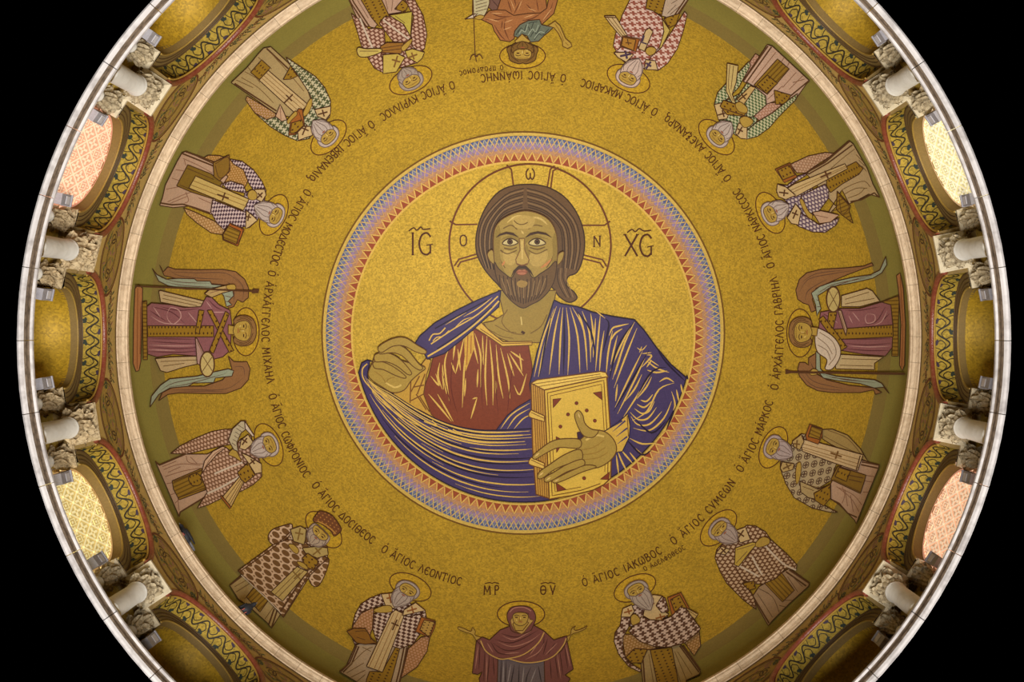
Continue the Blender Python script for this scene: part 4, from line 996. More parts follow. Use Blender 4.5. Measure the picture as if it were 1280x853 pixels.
# upper left, green stepped checks
s = newfig('white-bearded haloed saint in green stepped checks holding a closed book', (362, 122), (270, 40, 4.739))
GT = pattern('tooth', (196, 186, 150), (78, 84, 54), .030, .3)
chest(s, GT, '480,640 440,560 480,470 540,390 600,440 680,470 672,505 560,620')
s.part('cloak_lining', pattern('brick', (190, 148, 118), (160, 120, 60), .055), '175,402 184,380 260,425 350,480 372,520 300,530 230,480', 0)
s.part('cloak', GT, '415,150 500,205 590,265 645,330 680,410 672,505 620,500 575,450 560,380 505,310 450,215', 0, fl('470,205 560,300 620,420', c=(120, 112, 70)))
s.part('cloak', GT, '230,480 300,520 360,500 430,520 500,560 560,600 555,632 480,645 400,610 320,560', 0)
s.part('robe', BEIGE, '90,300 130,262 180,215 210,180 250,130 282,96 325,88 430,185 480,250 545,350 560,395 520,462 440,505 350,480', 0,
       hem('110,305 358,468', '300,98 428,218') + fl('150,270 250,330 340,420', '170,235 280,300 380,400', '330,130 420,230 520,350', '250,150 330,220', '120,285 220,330', '190,210 260,300', c=BEIGE_D))
s.part('robe_panel', GCL, '205,240 270,165 322,212 258,282', 0)
s.part('stole', STOLE, '255,285 310,228 545,430 482,494', 0, fl('270,272 500,478', '282,258 515,460', '298,242 530,444', c=(150, 116, 70)))
stole_cross(s, 430, 395, 36, .78)
s.part('hip_cloth', GCL, '398,282 442,202 482,262 440,280', 0)
s.part('sleeve', (196, 160, 128), '352,500 380,430 400,470 420,520 390,530', 0, fl('380,450 385,520'))
s.part('shoulder_stole', STOLE, '482,560 560,560 572,612 488,642', 0); stole_cross(s, 525, 580, 34, .4)
s.part('shoulder_stole', STOLE, '585,460 640,448 680,440 678,485 650,520 600,500', 0); stole_cross(s, 632, 482, 30, 1.3)
hand(s, '520,470 548,410 568,396 566,440 540,490 510,500')
s.part('book', BOOK, '430,612 442,530 490,455 512,460 525,552 470,608', 0, fl('445,540 520,560', '490,470 515,540', c=BR)); s.part('book_cover', GCL, '440,600 448,540 510,520 520,552 470,600', 0)
hand(s, '420,530 440,500 472,470 480,490 450,520 430,545')
head(s, (655, 610), tilt=0, beard=1.15, hc=(664, 622))

# left, upper: purple and white checks
s = newfig('white-bearded haloed saint in purple and white checks with wide pink robe', (270, 245), (190, 170, 5.689))
PW = pattern('check', (208, 184, 180), (74, 52, 66), .040, .5)
chest(s, PW, '640,560 660,400 740,380 810,400 800,460 750,600 690,655')
s.part('cloak_lining', pattern('brick', (200, 160, 110), (164, 122, 70), .06), '225,512 300,540 430,600 520,650 510,705 420,690 320,620 250,560', 0)
s.part('cloak', pattern('brick', (196, 150, 96), (160, 116, 50), .05), '360,160 400,138 480,140 560,170 650,210 690,300 660,370 560,330 480,330 430,230', 0)
s.part('cloak', PW, '555,165 640,180 720,240 780,320 812,390 800,430 740,410 690,340 650,240 580,200', 0)
s.part('robe', PINK, '55,495 75,440 95,350 140,260 180,180 215,120 245,110 440,200 540,290 460,420 420,560 260,500 150,510', 0,
       hem('65,478 140,490 220,486 300,510 415,550', '215,125 440,215', '240,112 440,185') + fl('110,470 220,420 280,400', '130,480 250,430', '100,380 200,360', '140,300 230,330', '170,240 230,250', '230,170 240,210', '220,160 330,210 430,265', '240,400 260,460 230,480', '330,440 420,480'))
s.part('robe_panel', (128, 100, 34), '175,355 255,205 420,270 500,330 440,450 280,400', 0, fl('250,230 440,310', '200,350 300,390', c=BR))
s.part('stole', (200, 172, 102), '262,370 310,285 690,450 650,530', 0, fl('280,350 670,500', '295,320 680,470', c=(150, 116, 60)))
stole_cross(s, 505, 430, 44, 1.9)
s.part('hip_cloth', (138, 104, 40), '435,190 550,135 555,250 480,320 440,290', 0, fl('450,200 540,150 545,250 480,300 450,210', c=BR))
s.part('cloak', PW, '418,540 430,455 500,480 600,520 680,550 690,640 640,650 540,640 510,665 460,620', 0)
s.part('cloak', PW, '500,340 560,322 650,350 675,410 600,395 530,375', 0)
s.part('shoulder_stole', STOLE, '670,530 720,570 750,600 690,650 665,660', 0); stole_cross(s, 686, 580, 26, .2)
s.part('shoulder_stole', STOLE, '730,380 800,380 812,420 780,470 740,450', 0); stole_cross(s, 765, 425, 30, .8)
s.part('book', (166, 92, 38), '500,705 555,620 655,665 610,785 505,740', 0, fl('560,630 645,670 605,770', c=BR)); s.part('book_cover', GCL2, '505,700 545,640 630,680 600,770 510,735', 0)
hand(s, '680,430 690,395 720,385 745,410 740,450 700,455')
head(s, (862, 560), tilt=0, beard=1.25, hc=(862, 560))

# left angel
def angel(s, mirror, at):
    pass
WING, WING_L, WING_D = (142, 100, 62), (150, 158, 134), (96, 66, 52)
ROBE_P, ROBE_PD, ROBE_PL = (142, 90, 94), (96, 50, 58), (190, 146, 140)
s = newfig('winged haloed angel in plum robe with jewelled bands crossed on the chest', (245, 413), (155, 315, 4.374))
s.part('footstool', (176, 118, 72), '60,200 80,178 102,200 98,400 92,600 82,650 65,655 50,610 52,400', 0, fl('75,200 72,640', '92,300 88,560', c=(130, 74, 40)))
wl = lambda q: [(WING_D, .9, x, 2) for x in q]
s.part('wing', WING, '240,82 280,95 400,98 540,96 610,108 660,150 682,200 680,250 650,276 620,262 600,300 570,310 560,240 540,180 440,170 300,150 220,130 195,72 215,110', 0, wl(['260,110 400,115 560,118 640,180', '250,100 300,130 420,145 560,150', '600,130 650,190 650,260', '560,160 600,200 600,280']))
s.part('wing_feathers', WING_L, '155,92 180,125 230,150 300,145 385,148 400,160 470,160 480,178 590,185 600,240 570,270 590,290 560,300 545,240 520,215 440,205 340,205 240,185 190,160', 0, wl(['200,140 300,165 470,172', '230,165 330,185 520,195', '550,240 590,250', '550,270 585,275']))
s.part('wing', WING, '190,815 210,770 260,745 340,735 440,735 540,700 590,640 570,570 600,600 640,602 672,600 690,640 680,700 640,745 560,775 440,775 300,772 240,780 210,800', 0, wl(['260,755 400,755 560,750 650,690', '300,765 450,762 560,765', '600,630 650,630 660,680']))
s.part('wing_feathers', WING_L, '142,850 150,790 200,730 250,695 400,680 480,660 570,640 600,650 590,680 500,690 490,715 380,718 350,735 250,745 190,780', 0, wl(['200,760 280,715 500,680', '230,740 340,725 560,665']))
s.part('sash', (190, 164, 120), '190,215 200,212 440,270 440,310 330,300 200,275', 0, fl('215,235 430,285', '210,255 400,295', c=BEIGE_D))
s.part('sash', (190, 164, 120), '170,585 260,575 430,570 440,605 330,630 235,660 200,650', 0, fl('200,600 420,590', '215,625 330,610', c=BEIGE_D))
s.part('robe', ROBE_P, '125,300 150,280 260,290 330,305 420,300 450,245 480,250 520,290 580,320 590,400 580,540 540,575 480,590 400,570 270,560 180,575 130,560 120,420', 0,
       [(ROBE_PD, 1.3, q, 2) for q in ('140,490 300,500 400,500', '135,520 300,530 420,520', '150,300 260,330 330,390', '140,320 230,380', '200,300 300,320 410,310', '130,545 300,550 420,540', '460,260 500,300 540,320', '130,475 400,478')] +
       [(ROBE_PL, 1.3, q, 2) for q in ('235,340 255,305 300,320 310,360 270,395 240,370 235,340', '145,350 220,390 330,395', '140,510 300,515 400,512', '350,330 400,390', '450,270 480,310', '480,330 560,330', '160,300 200,360', '135,535 280,540')])
s.part('hem_band', GCL2, '100,275 125,270 128,590 105,590', 0)
s.part('jewelled_band', GCL, '128,405 490,405 490,465 130,465', 0); s.part('jewelled_band', GCL, '410,318 438,322 410,450 390,440', 0)
s.part('jewelled_band', GCL, '455,320 480,318 600,540 575,550', 0); s.part('jewelled_band', GCL, '465,545 555,325 575,340 490,555', 0)
s.part('sleeve', (176, 140, 130), '390,470 400,475 440,560 470,600 440,640 400,610', 0, fl('400,490 440,580'))
s.part('orb', (196, 174, 112), ' '.join('%.0f,%.0f' % (455 + 39 * math.cos(t), 615 + 68 * math.sin(t)) for t in [k * pi / 10 for k in range(20)]), 0, [(BEIGE_D, 1, '430,570 485,655'), (BEIGE_D, 1, '485,570 428,655')], edge=BR, ew=1.8)
s.part('sleeve', (186, 156, 100), '440,230 470,205 530,190 580,178 605,190 600,210 540,225 480,250', 0, fl('470,225 560,200'))
hand(s, '560,185 600,178 612,195 600,212 570,208')
s.part('wand', BR, '60,185 60,190 700,218 700,226 735,224 738,205 705,205 702,212', 0, edge=BR, ew=.9)
s.part('neck', FLESH, '570,400 620,410 620,455 570,450', 0, edge=SKE)
head(s, (648, 432), .28, kind='youth', hair=(140, 102, 58), hl=(84, 54, 30), beard=0, hc=(662, 437), hr=1.24)

# left, lower: open scroll
s = newfig('grey-bearded haloed saint in pink brick-patterned robe holding up an open scroll', (262, 590), (180, 510, 5.689))
PB = pattern('brick', (204, 166, 140), (122, 84, 60), .075, .45)
chest(s, PB, '600,330 690,220 760,200 830,400 838,470 740,480')
s.part('cloak', PB, '190,325 260,270 360,220 480,170 560,155 625,150 620,260 560,270 430,300 300,330', 0)
s.part('robe', PINK, '80,380 110,405 300,330 450,330 560,270 600,330 440,470 450,580 450,630 260,740 250,775 150,540', 0,
       hem('82,385 110,408 300,328', '250,772 258,742 450,625') + fl('140,440 260,400 400,410', '130,420 230,380', '150,490 280,450 400,430', '160,540 220,530', '190,620 240,600', '220,680 250,650', '300,340 320,390 420,400', '170,460 260,420', '240,640 250,730', '330,350 380,400'))
s.part('robe_panel', GCL2, '200,520 410,430 460,560 450,580 250,655 210,580', 0, fl('210,525 415,440', '245,640 450,565', c=BR, w=1.1)); s.part('panel_roundel', GCL, '320,490 370,465 410,500 400,545 350,555 325,530', 1)
s.part('cloak', PB, '405,480 440,390 500,320 580,280 640,330 700,390 790,440 835,420 838,490 780,545 700,590 560,640 460,690 380,715 450,600', 0, [(WHITE_C, 2.4, '450,610 560,560 680,490', 0), (WHITE_C, 2.2, '500,470 620,420 700,390', 0)])
s.part('sleeve', (206, 170, 140), '410,470 430,380 490,310 560,275 580,285 520,330 450,410', 0, fl('430,430 490,340 560,290'))
s.part('book', BOOK, '545,625 570,640 625,700 610,720 540,630', 0, edge=BR)
s.part('page_edges', (200, 166, 104), '560,632 680,490 720,510 620,705', 0, fl('580,650 690,500', '600,670 700,505', '610,690 710,510', c=BEIGE_D))
s.part('book_cover', GCL, '665,460 740,390 790,480 720,535 690,510', 0)
s.part('shoulder_stole', STOLE, '690,230 740,190 780,250 720,300 680,290', 0); stole_cross(s, 715, 240, 30, .6)
s.part('shoulder_stole', STOLE, '690,320 740,340 835,400 838,460 790,470 740,390', 0); stole_cross(s, 770, 385, 32, .9)
hand(s, '600,330 640,290 670,330 690,380 640,350')
s.part('scroll', (186, 172, 140), '600,230 630,150 690,95 725,95 730,150 690,180 660,250 670,310 640,300', 0, [((110, 92, 70), .8, '%d,%d %d,%d' % (665 - 8 * q, 120 + 26 * q, 712 - 12 * q, 150 + 24 * q), 0, 0) for q in range(6)])
s.part('scroll_end', WHITE_C, '715,95 740,130 785,200 770,205 720,150', 0)
head(s, (875, 268), tilt=0, beard=1.0, hc=(882, 266), u=.25)

# lower left: crowned
s = newfig('haloed saint with tall jewelled crown and roundel-patterned robe', (362, 712), (270, 620, 4.739))
OV = pattern('oval', (204, 172, 140), (112, 78, 44), .125, .95)
chest(s, OV, '440,200 540,190 660,300 660,370 540,400 420,280')
s.part('robe', BEIGE, '80,530 150,470 220,500 390,690 330,785 300,750 200,660 130,610', 0, hem('85,528 152,478', '330,780 362,680', '312,765 345,670') + fl('110,540 180,500', '120,570 200,520', '170,610 220,560', '250,680 310,620', '290,730 340,660', c=BEIGE_D))
s.part('robe_panel', GCL2, '180,600 230,535 310,620 260,690', 0)
s.part('sleeve', OV, '308,250 330,205 390,180 450,170 440,230 370,290 330,285', 1)
s.part('sleeve', OV, '600,420 660,370 668,400 640,480 605,535 570,530 550,480', 1)
s.part('cloak', OV, '130,445 340,290 420,260 520,270 600,330 660,370 560,470 400,722 300,610', 0, hem('135,455 350,300 440,215', w=1.4) + hem('400,715 560,450 665,375', w=1.4) + [(BR, 2.2, '380,690 545,440', 0, 0), (WHITE_C, 1.0, '150,470 300,610 390,700', 0, 0)])
s.part('stole', (186, 160, 96), '325,570 480,420 545,450 395,625', 0, fl('345,590 505,430', '365,605 525,440', c=BEIGE_D))
stole_cross(s, 478, 472, 36, 2.4, c=(130, 98, 48), w=1.6)
s.part('shoulder_stole', (176, 152, 92), '440,200 500,180 535,200 530,260 520,290 460,270', 0); stole_cross(s, 492, 228, 36, .2, c=(130, 98, 48))
s.part('shoulder_stole', (176, 152, 92), '510,310 600,300 660,310 665,350 600,370 530,340', 0); stole_cross(s, 600, 330, 34, .9, c=(130, 98, 48))
s.part('book', GCL, '510,370 545,340 610,390 575,440 530,420', 0, fl('510,375 530,420 575,440', c=BR, w=1.4))
hand(s, '430,290 460,290 490,320 480,345 450,325'); hand(s, '480,390 520,400 545,430 530,435 495,415')
head(s, (608, 232), tilt=.06, kind='crown', beard=.62, hc=(635, 204), u=.25, hair=(172, 152, 130))
s.part('crown', pattern('dots', (110, 66, 38), (170, 116, 60), .06), '575,150 600,105 625,92 690,120 740,190 735,215 700,240 680,210 620,165', 1, fl('600,150 660,180 710,225', c=(180, 130, 60), w=1.6))

# bottom left: raised jewelled book
s = newfig('grey-bearded haloed saint in black-brown diamond checks carrying a jewelled book at his side', (490, 800), (410, 700, 5.575))
BD = pattern('check', (206, 180, 160), (84, 52, 42), .052, .6)
chest(s, BD, '360,250 470,230 560,300 680,360 660,460 480,460 320,420')
s.part('cloak_lining', pattern('brick', (190, 142, 110), (158, 112, 66), .06), '560,620 650,540 712,530 690,640 620,750 510,825', 0)
s.part('cloak_lining', pattern('brick', (190, 142, 110), (158, 112, 66), .06), '170,470 220,380 320,330 310,480 280,560 200,560', 0)
s.part('robe', (178, 154, 124), '80,780 130,740 190,600 220,585 340,590 560,600 540,700 500,860 480,960 250,960 230,870', 0, hem('90,780 150,720 200,600', '105,785 165,725 215,605', '550,610 520,760 490,880', '530,610 500,760 470,880') + fl('130,760 250,640 310,610', '130,790 250,720', '160,820 260,770', '200,850 260,800', '240,610 300,640', '450,700 440,850', c=BEIGE_D))
s.part('robe_panel', GCL, '270,830 290,780 380,780 470,610 500,620 440,850 420,960 250,960', 0)
s.part('cloak', BD, '168,470 190,380 230,310 290,270 380,235 400,300 330,330 240,360 200,420', 0)
s.part('cloak', BD, '170,550 180,540 200,580 190,605', 0)
s.part('cloak', BD, '320,380 430,330 560,400 680,370 690,430 640,520 590,590 500,620 440,600 340,570 310,480', 0)
s.part('stole', STOLE, '268,745 440,375 470,350 535,380 380,785', 0, fl('285,750 460,370', '320,765 490,370', '350,775 515,375', c=(150, 110, 62)))
stole_cross(s, 465, 455, 40, .42)
s.part('hip_cloth', (140, 96, 36), '130,500 180,480 260,480 310,560 340,580 260,590 200,580', 0, fl('190,500 270,500 300,560', '200,540 260,560', c=BR))
s.part('shoulder_stole', STOLE, '370,240 470,230 490,310 460,340 400,320', 0); stole_cross(s, 432, 270, 34, -.2, c=(140, 84, 40))
s.part('shoulder_stole', STOLE, '520,390 530,350 610,300 680,355', 0); stole_cross(s, 585, 350, 36, 1.3, c=(140, 84, 40))
hand(s, '320,350 360,330 400,320 440,325 445,360 400,370 340,368')
s.part('book', BOOK, '610,500 650,400 750,430 745,470 710,545', 0, edge=BR); s.part('book_cover', pattern('dots', (176, 140, 70), (70, 40, 24), .06), '640,490 670,420 745,435 705,540', 0)
head(s, (545, 225), tilt=-.2, beard=1.1, hc=(572, 195), u=.245, hair=(168, 152, 140))

# bottom: veiled woman
s = newfig('veiled haloed woman in plum mantle with both hands raised', (654, 810), (560, 730, 6.737))
VE, VE_D, VE_L = (118, 70, 66), (74, 38, 38), (170, 120, 104)
s.part('dress', (104, 92, 96), '410,600 830,600 820,850 840,1000 400,1000', 0, [((54, 46, 54), 1.5, q, 2) for q in ('450,640 440,900', '490,650 480,950', '560,680 520,900', '600,680 590,950', '700,700 660,800 650,950', '760,690 790,850')] + [((150, 140, 140), 1.5, q, 2) for q in ('470,650 460,900', '530,680 500,850', '640,700 620,900', '740,720 690,850')])
s.part('mantle', VE, '240,470 205,755 250,765 290,740 262,800 300,1000 410,1000 420,640 340,560', 0, [(VE_D, 1.3, q, 2) for q in ('270,520 260,720', '310,560 300,820', '350,600 330,850', '380,620 390,780')] + [(VE_L, 1.2, q, 2) for q in ('255,510 230,720', '330,590 320,850')])
s.part('mantle', VE, '1000,470 1055,720 985,770 1030,800 1000,850 960,1000 820,1000 810,650 930,560', 0, [(VE_D, 1.3, q, 2) for q in ('980,520 1010,720', '940,560 970,780', '900,600 930,800', '860,640 870,800')] + [(VE_L, 1.2, q, 2) for q in ('990,510 1030,700', '920,590 950,800')])
hand(s, '205,430 150,410 90,385 85,365 120,372 180,400 200,395 205,370 230,400 230,435 290,460 250,490')
hand(s, '1040,430 1090,410 1150,385 1172,355 1140,375 1080,395 1060,380 1075,355 1040,385 1030,430 985,455 1010,485')
s.part('mantle', VE, '240,480 290,450 350,475 440,390 520,360 620,395 720,350 810,400 890,475 1000,440 1005,470 960,560 880,620 760,660 640,665 520,635 400,625 320,570 270,510', 0,
       [(VE_D, 1.4, q, 2) for q in ('380,500 480,560 600,550 740,470', '400,470 520,500 640,460 760,390', '360,490 420,580 520,600', '450,420 560,450 660,430', '520,620 640,600 760,520', '810,420 800,520 740,620', '840,460 800,600', '900,500 840,600')] +
       [(VE_L, 1.3, q, 2) for q in ('420,490 540,530 680,490 780,420', '460,440 560,470 700,400', '330,500 380,580', '650,640 760,580 810,500', '820,600 920,500', '480,590 600,580', '690,600 760,500')] + [((196, 156, 88), 1.5, '275,480 320,570 420,630 500,632 640,595 760,500 810,410', 0), ((196, 156, 88), 1.5, '510,632 640,665 780,655 890,610 970,520 995,460', 0)])
ring = s.frame('615,255', .28); keep = s.layer; s.layer = 0
s.part('halo', gold_halo, px=[ring((1.22 * math.cos(a * pi / 24), -.02 + 1.22 * math.sin(a * pi / 24))) for a in range(48)], edge=(84, 46, 24), ew=1.4); s.layer = keep
s.part('veil', VE, '500,300 500,250 530,205 580,190 650,190 705,210 735,260 735,310 715,360 690,400 620,420 540,400 520,350', 1, [(VE_L, 1.2, '520,240 560,205 640,200 700,230'), (VE_D, 1.2, '560,250 615,238 680,255')] )
s.part('veil_edge', (186, 150, 84), '525,310 560,255 615,245 670,255 690,300 720,310 640,410 620,425 560,395 535,350', 0, edge=(110, 76, 40))
s.part('neck', FLESH, '545,340 570,395 630,395 680,330 650,310 570,310', 0, edge=SKE)
head(s, (610, 292), .235, kind='veil', beard=0, halo=False)

# bottom right: brown stepped checks
s = newfig('long-bearded haloed saint in brown stepped checks with book under a raised cape', (825, 800), (750, 700, 5.575))
BT = pattern('tooth', (204, 178, 160), (92, 60, 46), .036, .3)
chest(s, BT, '150,400 160,340 300,300 440,255 470,400 300,480 180,460')
s.part('cloak_lining', pattern('brick', (186, 146, 100), (150, 110, 56), .06), '150,520 220,520 380,600 420,640 300,730 180,700', 0); s.part('cloak_lining', pattern('brick', (186, 146, 100), (150, 110, 56), .06), '590,580 690,490 702,600 655,670', 0)
s.part('robe', (166, 142, 96), '285,720 330,630 560,590 700,780 690,800 600,840 620,960 310,960', 0, hem('300,700 320,960', '555,600 690,785', '580,600 700,770') + fl('340,660 380,900', '520,640 600,830', '540,640 640,800', '360,650 400,850', '500,650 560,850', c=BEIGE_D))
s.part('robe_panel', GCL, '350,630 500,610 540,820 560,960 420,960', 0)
s.part('hip_cloth', GCL, '180,680 240,620 330,625 290,720 220,720', 0)
s.part('cloak', BT, '150,400 215,390 200,470 160,540 160,640 190,710 290,770 280,785 200,745 130,660 98,570 105,510 140,460', 0)
s.part('shoulder_stole', STOLE, '145,400 160,340 220,315 240,360 210,400', 0); stole_cross(s, 196, 362, 30, 1.3, c=(140, 84, 40))
s.part('shoulder_stole', STOLE, '300,390 330,250 380,245 440,255 400,330 480,380 420,425 350,420', 0); stole_cross(s, 355, 300, 36, .5, c=(140, 84, 40)); stole_cross(s, 420, 402, 34, 1.3, c=(140, 84, 40))
s.part('cloak', BT, '390,320 430,258 455,270 480,360 430,370', 0)
s.part('book', BOOK, '470,265 565,230 625,345 500,385', 0, edge=BR); s.part('book_cover', GCL, '490,280 555,245 605,335 520,360', 0); s.part('page_edges', (196, 166, 104), '600,335 685,380 660,415 610,370', 0, fl('610,350 675,395', c=BEIGE_D))
s.part('cloak', BT, '200,500 290,400 350,420 430,425 500,395 560,330 600,340 640,400 700,480 690,500 590,580 480,610 380,605 280,570', 0)
hand(s, '220,450 215,400 240,380 270,400 280,430 240,455')
head(s, (262, 225), tilt=.15, beard=1.35, hc=(245, 202), u=.245, hair=(168, 152, 138))

# lower right: bald, brown brick pattern
s = newfig('bald grey-bearded haloed saint in brown brick-patterned robe with narrow sash', (950, 712), (860, 620, 4.739))
BB = pattern('brick', (198, 168, 136), (104, 68, 44), .085, -.3)
chest(s, BB, '165,350 200,290 340,185 420,250 330,420 220,400')
s.part('robe', (166, 138, 108), '380,600 420,540 600,430 720,515 715,535 600,640 500,740 475,770', 0, hem('390,605 480,755', '600,440 720,520', '580,450 700,535') + fl('410,580 450,640 500,720', '420,550 500,600 540,690', '440,560 480,580', '590,480 650,570', '620,480 680,540', '540,650 580,660', '570,620 620,620', c=(110, 84, 62)))
s.part('robe_panel', GCL2, '455,520 550,450 630,560 560,630', 0, edge=BR)
s.part('cloak', BB, '160,370 170,320 200,290 290,220 350,175 400,180 460,215 490,260 580,340 645,410 640,440 580,430 520,490 440,525 380,520 330,500 390,600 405,675 330,620 230,520 190,450', 0, [(WHITE_C, 2.2, '460,300 560,400 640,440', 0), (WHITE_C, 2.2, '290,410 350,440 420,480', 0), (WHITE_C, 2.2, '380,360 410,420 440,470', 0), (BR, 1.3, '280,420 330,510 395,610', 0)])
s.part('sash', (190, 160, 70), '280,310 380,275 415,280 370,330 300,420 275,410', 0, fl('290,320 390,290', '285,400 350,330', c=BEIGE_D))
s.part('hip_cloth', GCL, '320,520 390,505 400,550 360,560', 0)
s.part('shoulder_stole', STOLE, '275,210 340,185 370,260 310,280', 0); stole_cross(s, 310, 232, 34, .6, c=BR)
s.part('shoulder_stole', STOLE, '165,340 200,300 250,320 220,350', 0); stole_cross(s, 208, 328, 28, .8, c=BR)
hand(s, '405,275 440,245 480,255 480,285 430,305 400,300')
head(s, (198, 205), tilt=.1, beard=1.1, hc=(184, 194), u=.25, hair=(166, 148, 138))
f_ = s.frame((198, 205), .25, .1); s.part('bald_crown', FLESH, px=smooth([f_(p) for p in parse('-.5,.3 -.46,.62 -.2,.82 .2,.82 .46,.62 .5,.3 .2,.36 -.2,.36')], 3), edge=(120, 92, 44), ew=.8, lines=[(FLESH_D, .8, [f_(p) for p in parse('-.3,.5 0,.58 .3,.5')])])

# right, lower: ringed crosses
s = newfig('grey-bearded haloed saint in pale robe with ringed crosses holding a small book', (1022, 590), (940, 510, 5.689))
RG = pattern('ring', (178, 158, 122), (84, 58, 44), .135, -.4)
chest(s, RG, '205,440 215,380 300,230 380,190 400,380 330,480')
s.part('cloak_lining', (164, 138, 82), '500,155 570,152 680,195 770,290 822,380 760,360 560,260 500,220', 0, fl('510,200 620,260 760,330', '540,160 680,220 790,350', c=BEIGE_D))
s.part('robe', PINK, '560,540 620,420 770,370 905,405 900,430 830,600 740,825 730,800 620,690 560,650', 0, hem('780,385 905,408', '775,405 895,430', '560,650 620,680 680,750 745,780', w=1.8) + fl('600,560 700,640 760,740', '620,570 720,620 780,690', '640,560 660,620 640,680', '800,480 870,490', '800,520 860,530', '790,600 830,600', '660,580 680,700', '700,620 720,740'))
s.part('cloak', RG, '200,430 205,380 300,230 350,185 380,190 350,250 600,400 560,520 460,580 340,520 350,600 420,640 560,720 610,745 560,745 430,715 300,640 240,540', 0, fl('350,530 440,560 500,570', '380,590 470,600', c=BEIGE_D))
s.part('sleeve', BEIGE, '340,522 400,548 470,580 560,545 540,600 450,650 400,640 348,600', 0, fl('360,560 440,590', c=BEIGE_D))
s.part('robe_panel', (136, 104, 38), '560,510 610,415 810,480 800,520 770,610', 0, [(BR, 1.1, '690,480 790,500', 0, 0), (BR, 1.1, '690,510 780,530', 0, 0)] + fl('580,510 770,600', c=BR)); s.part('panel_gems', GCL, '590,490 620,425 700,450 670,525', 0)
s.part('stole', (204, 176, 132), '350,270 362,225 480,250 790,335 750,450 560,385 360,310', 0, fl('360,255 770,370', '358,280 760,400', '356,295 755,425', c=(150, 116, 70)) + hem('770,340 740,445', w=1.4))
stole_cross(s, 598, 335, 42, 1.9, c=(120, 84, 44), w=2.2)
s.part('hip_cloth', GCL, '440,610 555,545 560,640 510,700 450,660', 0)
s.part('book', BOOK, '380,200 410,118 500,150 500,200 470,260 390,230', 0, edge=BR); s.part('book_cover', GCL2, '400,205 425,130 500,155 480,225', 0)
s.part('shoulder_stole', (180, 152, 96), '285,240 350,190 370,240 340,300 300,280', 0); stole_cross(s, 318, 262, 32, .1, c=(110, 80, 44))
s.part('shoulder_stole', (180, 152, 96), '200,430 215,385 300,400 290,440 220,460', 0); stole_cross(s, 250, 420, 34, 1.1, c=(110, 80, 44))
hand(s, '310,470 320,400 345,390 350,440 335,520 315,540')
head(s, (165, 285), tilt=0, beard=1.1, hc=(156, 284), u=.245, hair=(172, 154, 150))

# right angel
s = newfig('winged haloed angel in plum robe with white shawl over one shoulder', (1062, 413), (965, 315, 4.374))
s.part('footstool', (176, 118, 72), '680,130 700,115 718,200 730,400 725,620 712,650 697,620 705,400 690,200', 0, fl('700,140 715,400 708,630', c=(130, 74, 40)))
s.part('wing', WING, '545,60 555,75 500,92 400,130 330,160 240,200 220,260 240,320 215,330 200,290 170,280 140,260 130,210 150,150 190,115 270,95 400,88 500,78', 0, wl(['160,170 240,120 400,100', '150,220 200,150 330,120 460,100', '180,270 200,210 300,150']))
s.part('wing_feathers', WING_L, '622,25 628,70 600,115 550,145 440,170 330,190 250,240 268,310 245,350 238,290 215,225 260,190 330,165 440,140 540,125 590,100', 0, wl(['240,240 330,180 540,140', '250,220 440,155 580,120', '240,260 262,270', '244,300 266,300']))
s.part('wing', WING, '565,780 555,755 480,770 330,770 250,760 190,730 150,680 140,640 150,605 180,605 200,620 200,580 240,555 250,600 230,660 300,700 420,730 560,745 600,770', 0, wl(['170,640 230,710 400,750', '160,670 240,740 420,760', '210,600 230,650']))
s.part('wing_feathers', WING_L, '640,775 600,720 560,700 440,690 350,680 290,665 265,640 262,560 240,545 240,640 280,690 360,705 480,720 560,745 610,740', 0, wl(['280,670 400,700 560,715', '300,685 480,705']))
s.part('sash', (196, 172, 126), '380,240 520,200 550,215 590,270 480,300 380,300', 0, fl('400,260 530,220', '400,285 560,255', c=BEIGE_D)); s.part('sash', (196, 172, 126), '360,560 610,575 560,610 560,645 350,640 340,600', 0, fl('380,585 580,590', '370,620 550,625', c=BEIGE_D))
s.part('robe', ROBE_P, '265,330 380,310 480,310 600,275 650,290 660,400 660,520 620,570 500,560 380,540 290,500 255,420', 0,
       [(ROBE_PD, 1.3, q, 2) for q in ('400,500 520,510 650,500', '400,530 520,540 640,540', '620,300 570,380 500,400', '640,340 590,390', '400,320 480,320 590,300', '280,340 340,370', '400,480 650,475')] + [(ROBE_PL, 1.3, q, 2) for q in ('520,340 560,345 560,380 520,390 510,360 520,340', '630,320 600,380 560,400', '420,515 540,520 650,515', '440,330 480,380', '420,350 440,390', '300,340 360,390')])
s.part('hem_band', GCL2, '600,275 690,240 695,270 690,400 690,570 655,570 662,400 650,290', 0)
s.part('jewelled_band', GCL, '330,425 660,400 662,465 340,480', 0); s.part('jewelled_band', GCL, '310,330 355,330 330,440 300,430', 0); s.part('jewelled_band', GCL, '255,370 280,350 410,520 380,540', 0)
s.part('sleeve', (180, 148, 120), '360,320 378,320 410,420 405,460 390,420', 0, fl('370,330 400,430'))
s.part('orb', (190, 168, 106), ' '.join('%.0f,%.0f' % (335 + 37 * math.cos(t), 260 + 69 * math.sin(t)) for t in [k * pi / 10 for k in range(20)]), 0, [(BEIGE_D, 1, '312,215 360,305'), (BEIGE_D, 1, '362,215 310,305')], edge=BR, ew=1.8)
s.part('shawl', (206, 188, 166), '240,430 260,420 330,460 372,520 370,580 330,640 290,640 300,590 250,550 235,490', 1, fl('260,440 330,490 350,560 310,620', '250,470 300,510 330,560', '250,510 300,540 320,590', c=(130, 106, 84)))
hand(s, '205,660 225,640 250,650 245,670 215,675')
s.part('wand', BR, '75,645 75,668 105,662 720,672 730,668 720,662 105,654', 0, edge=BR, ew=.9)
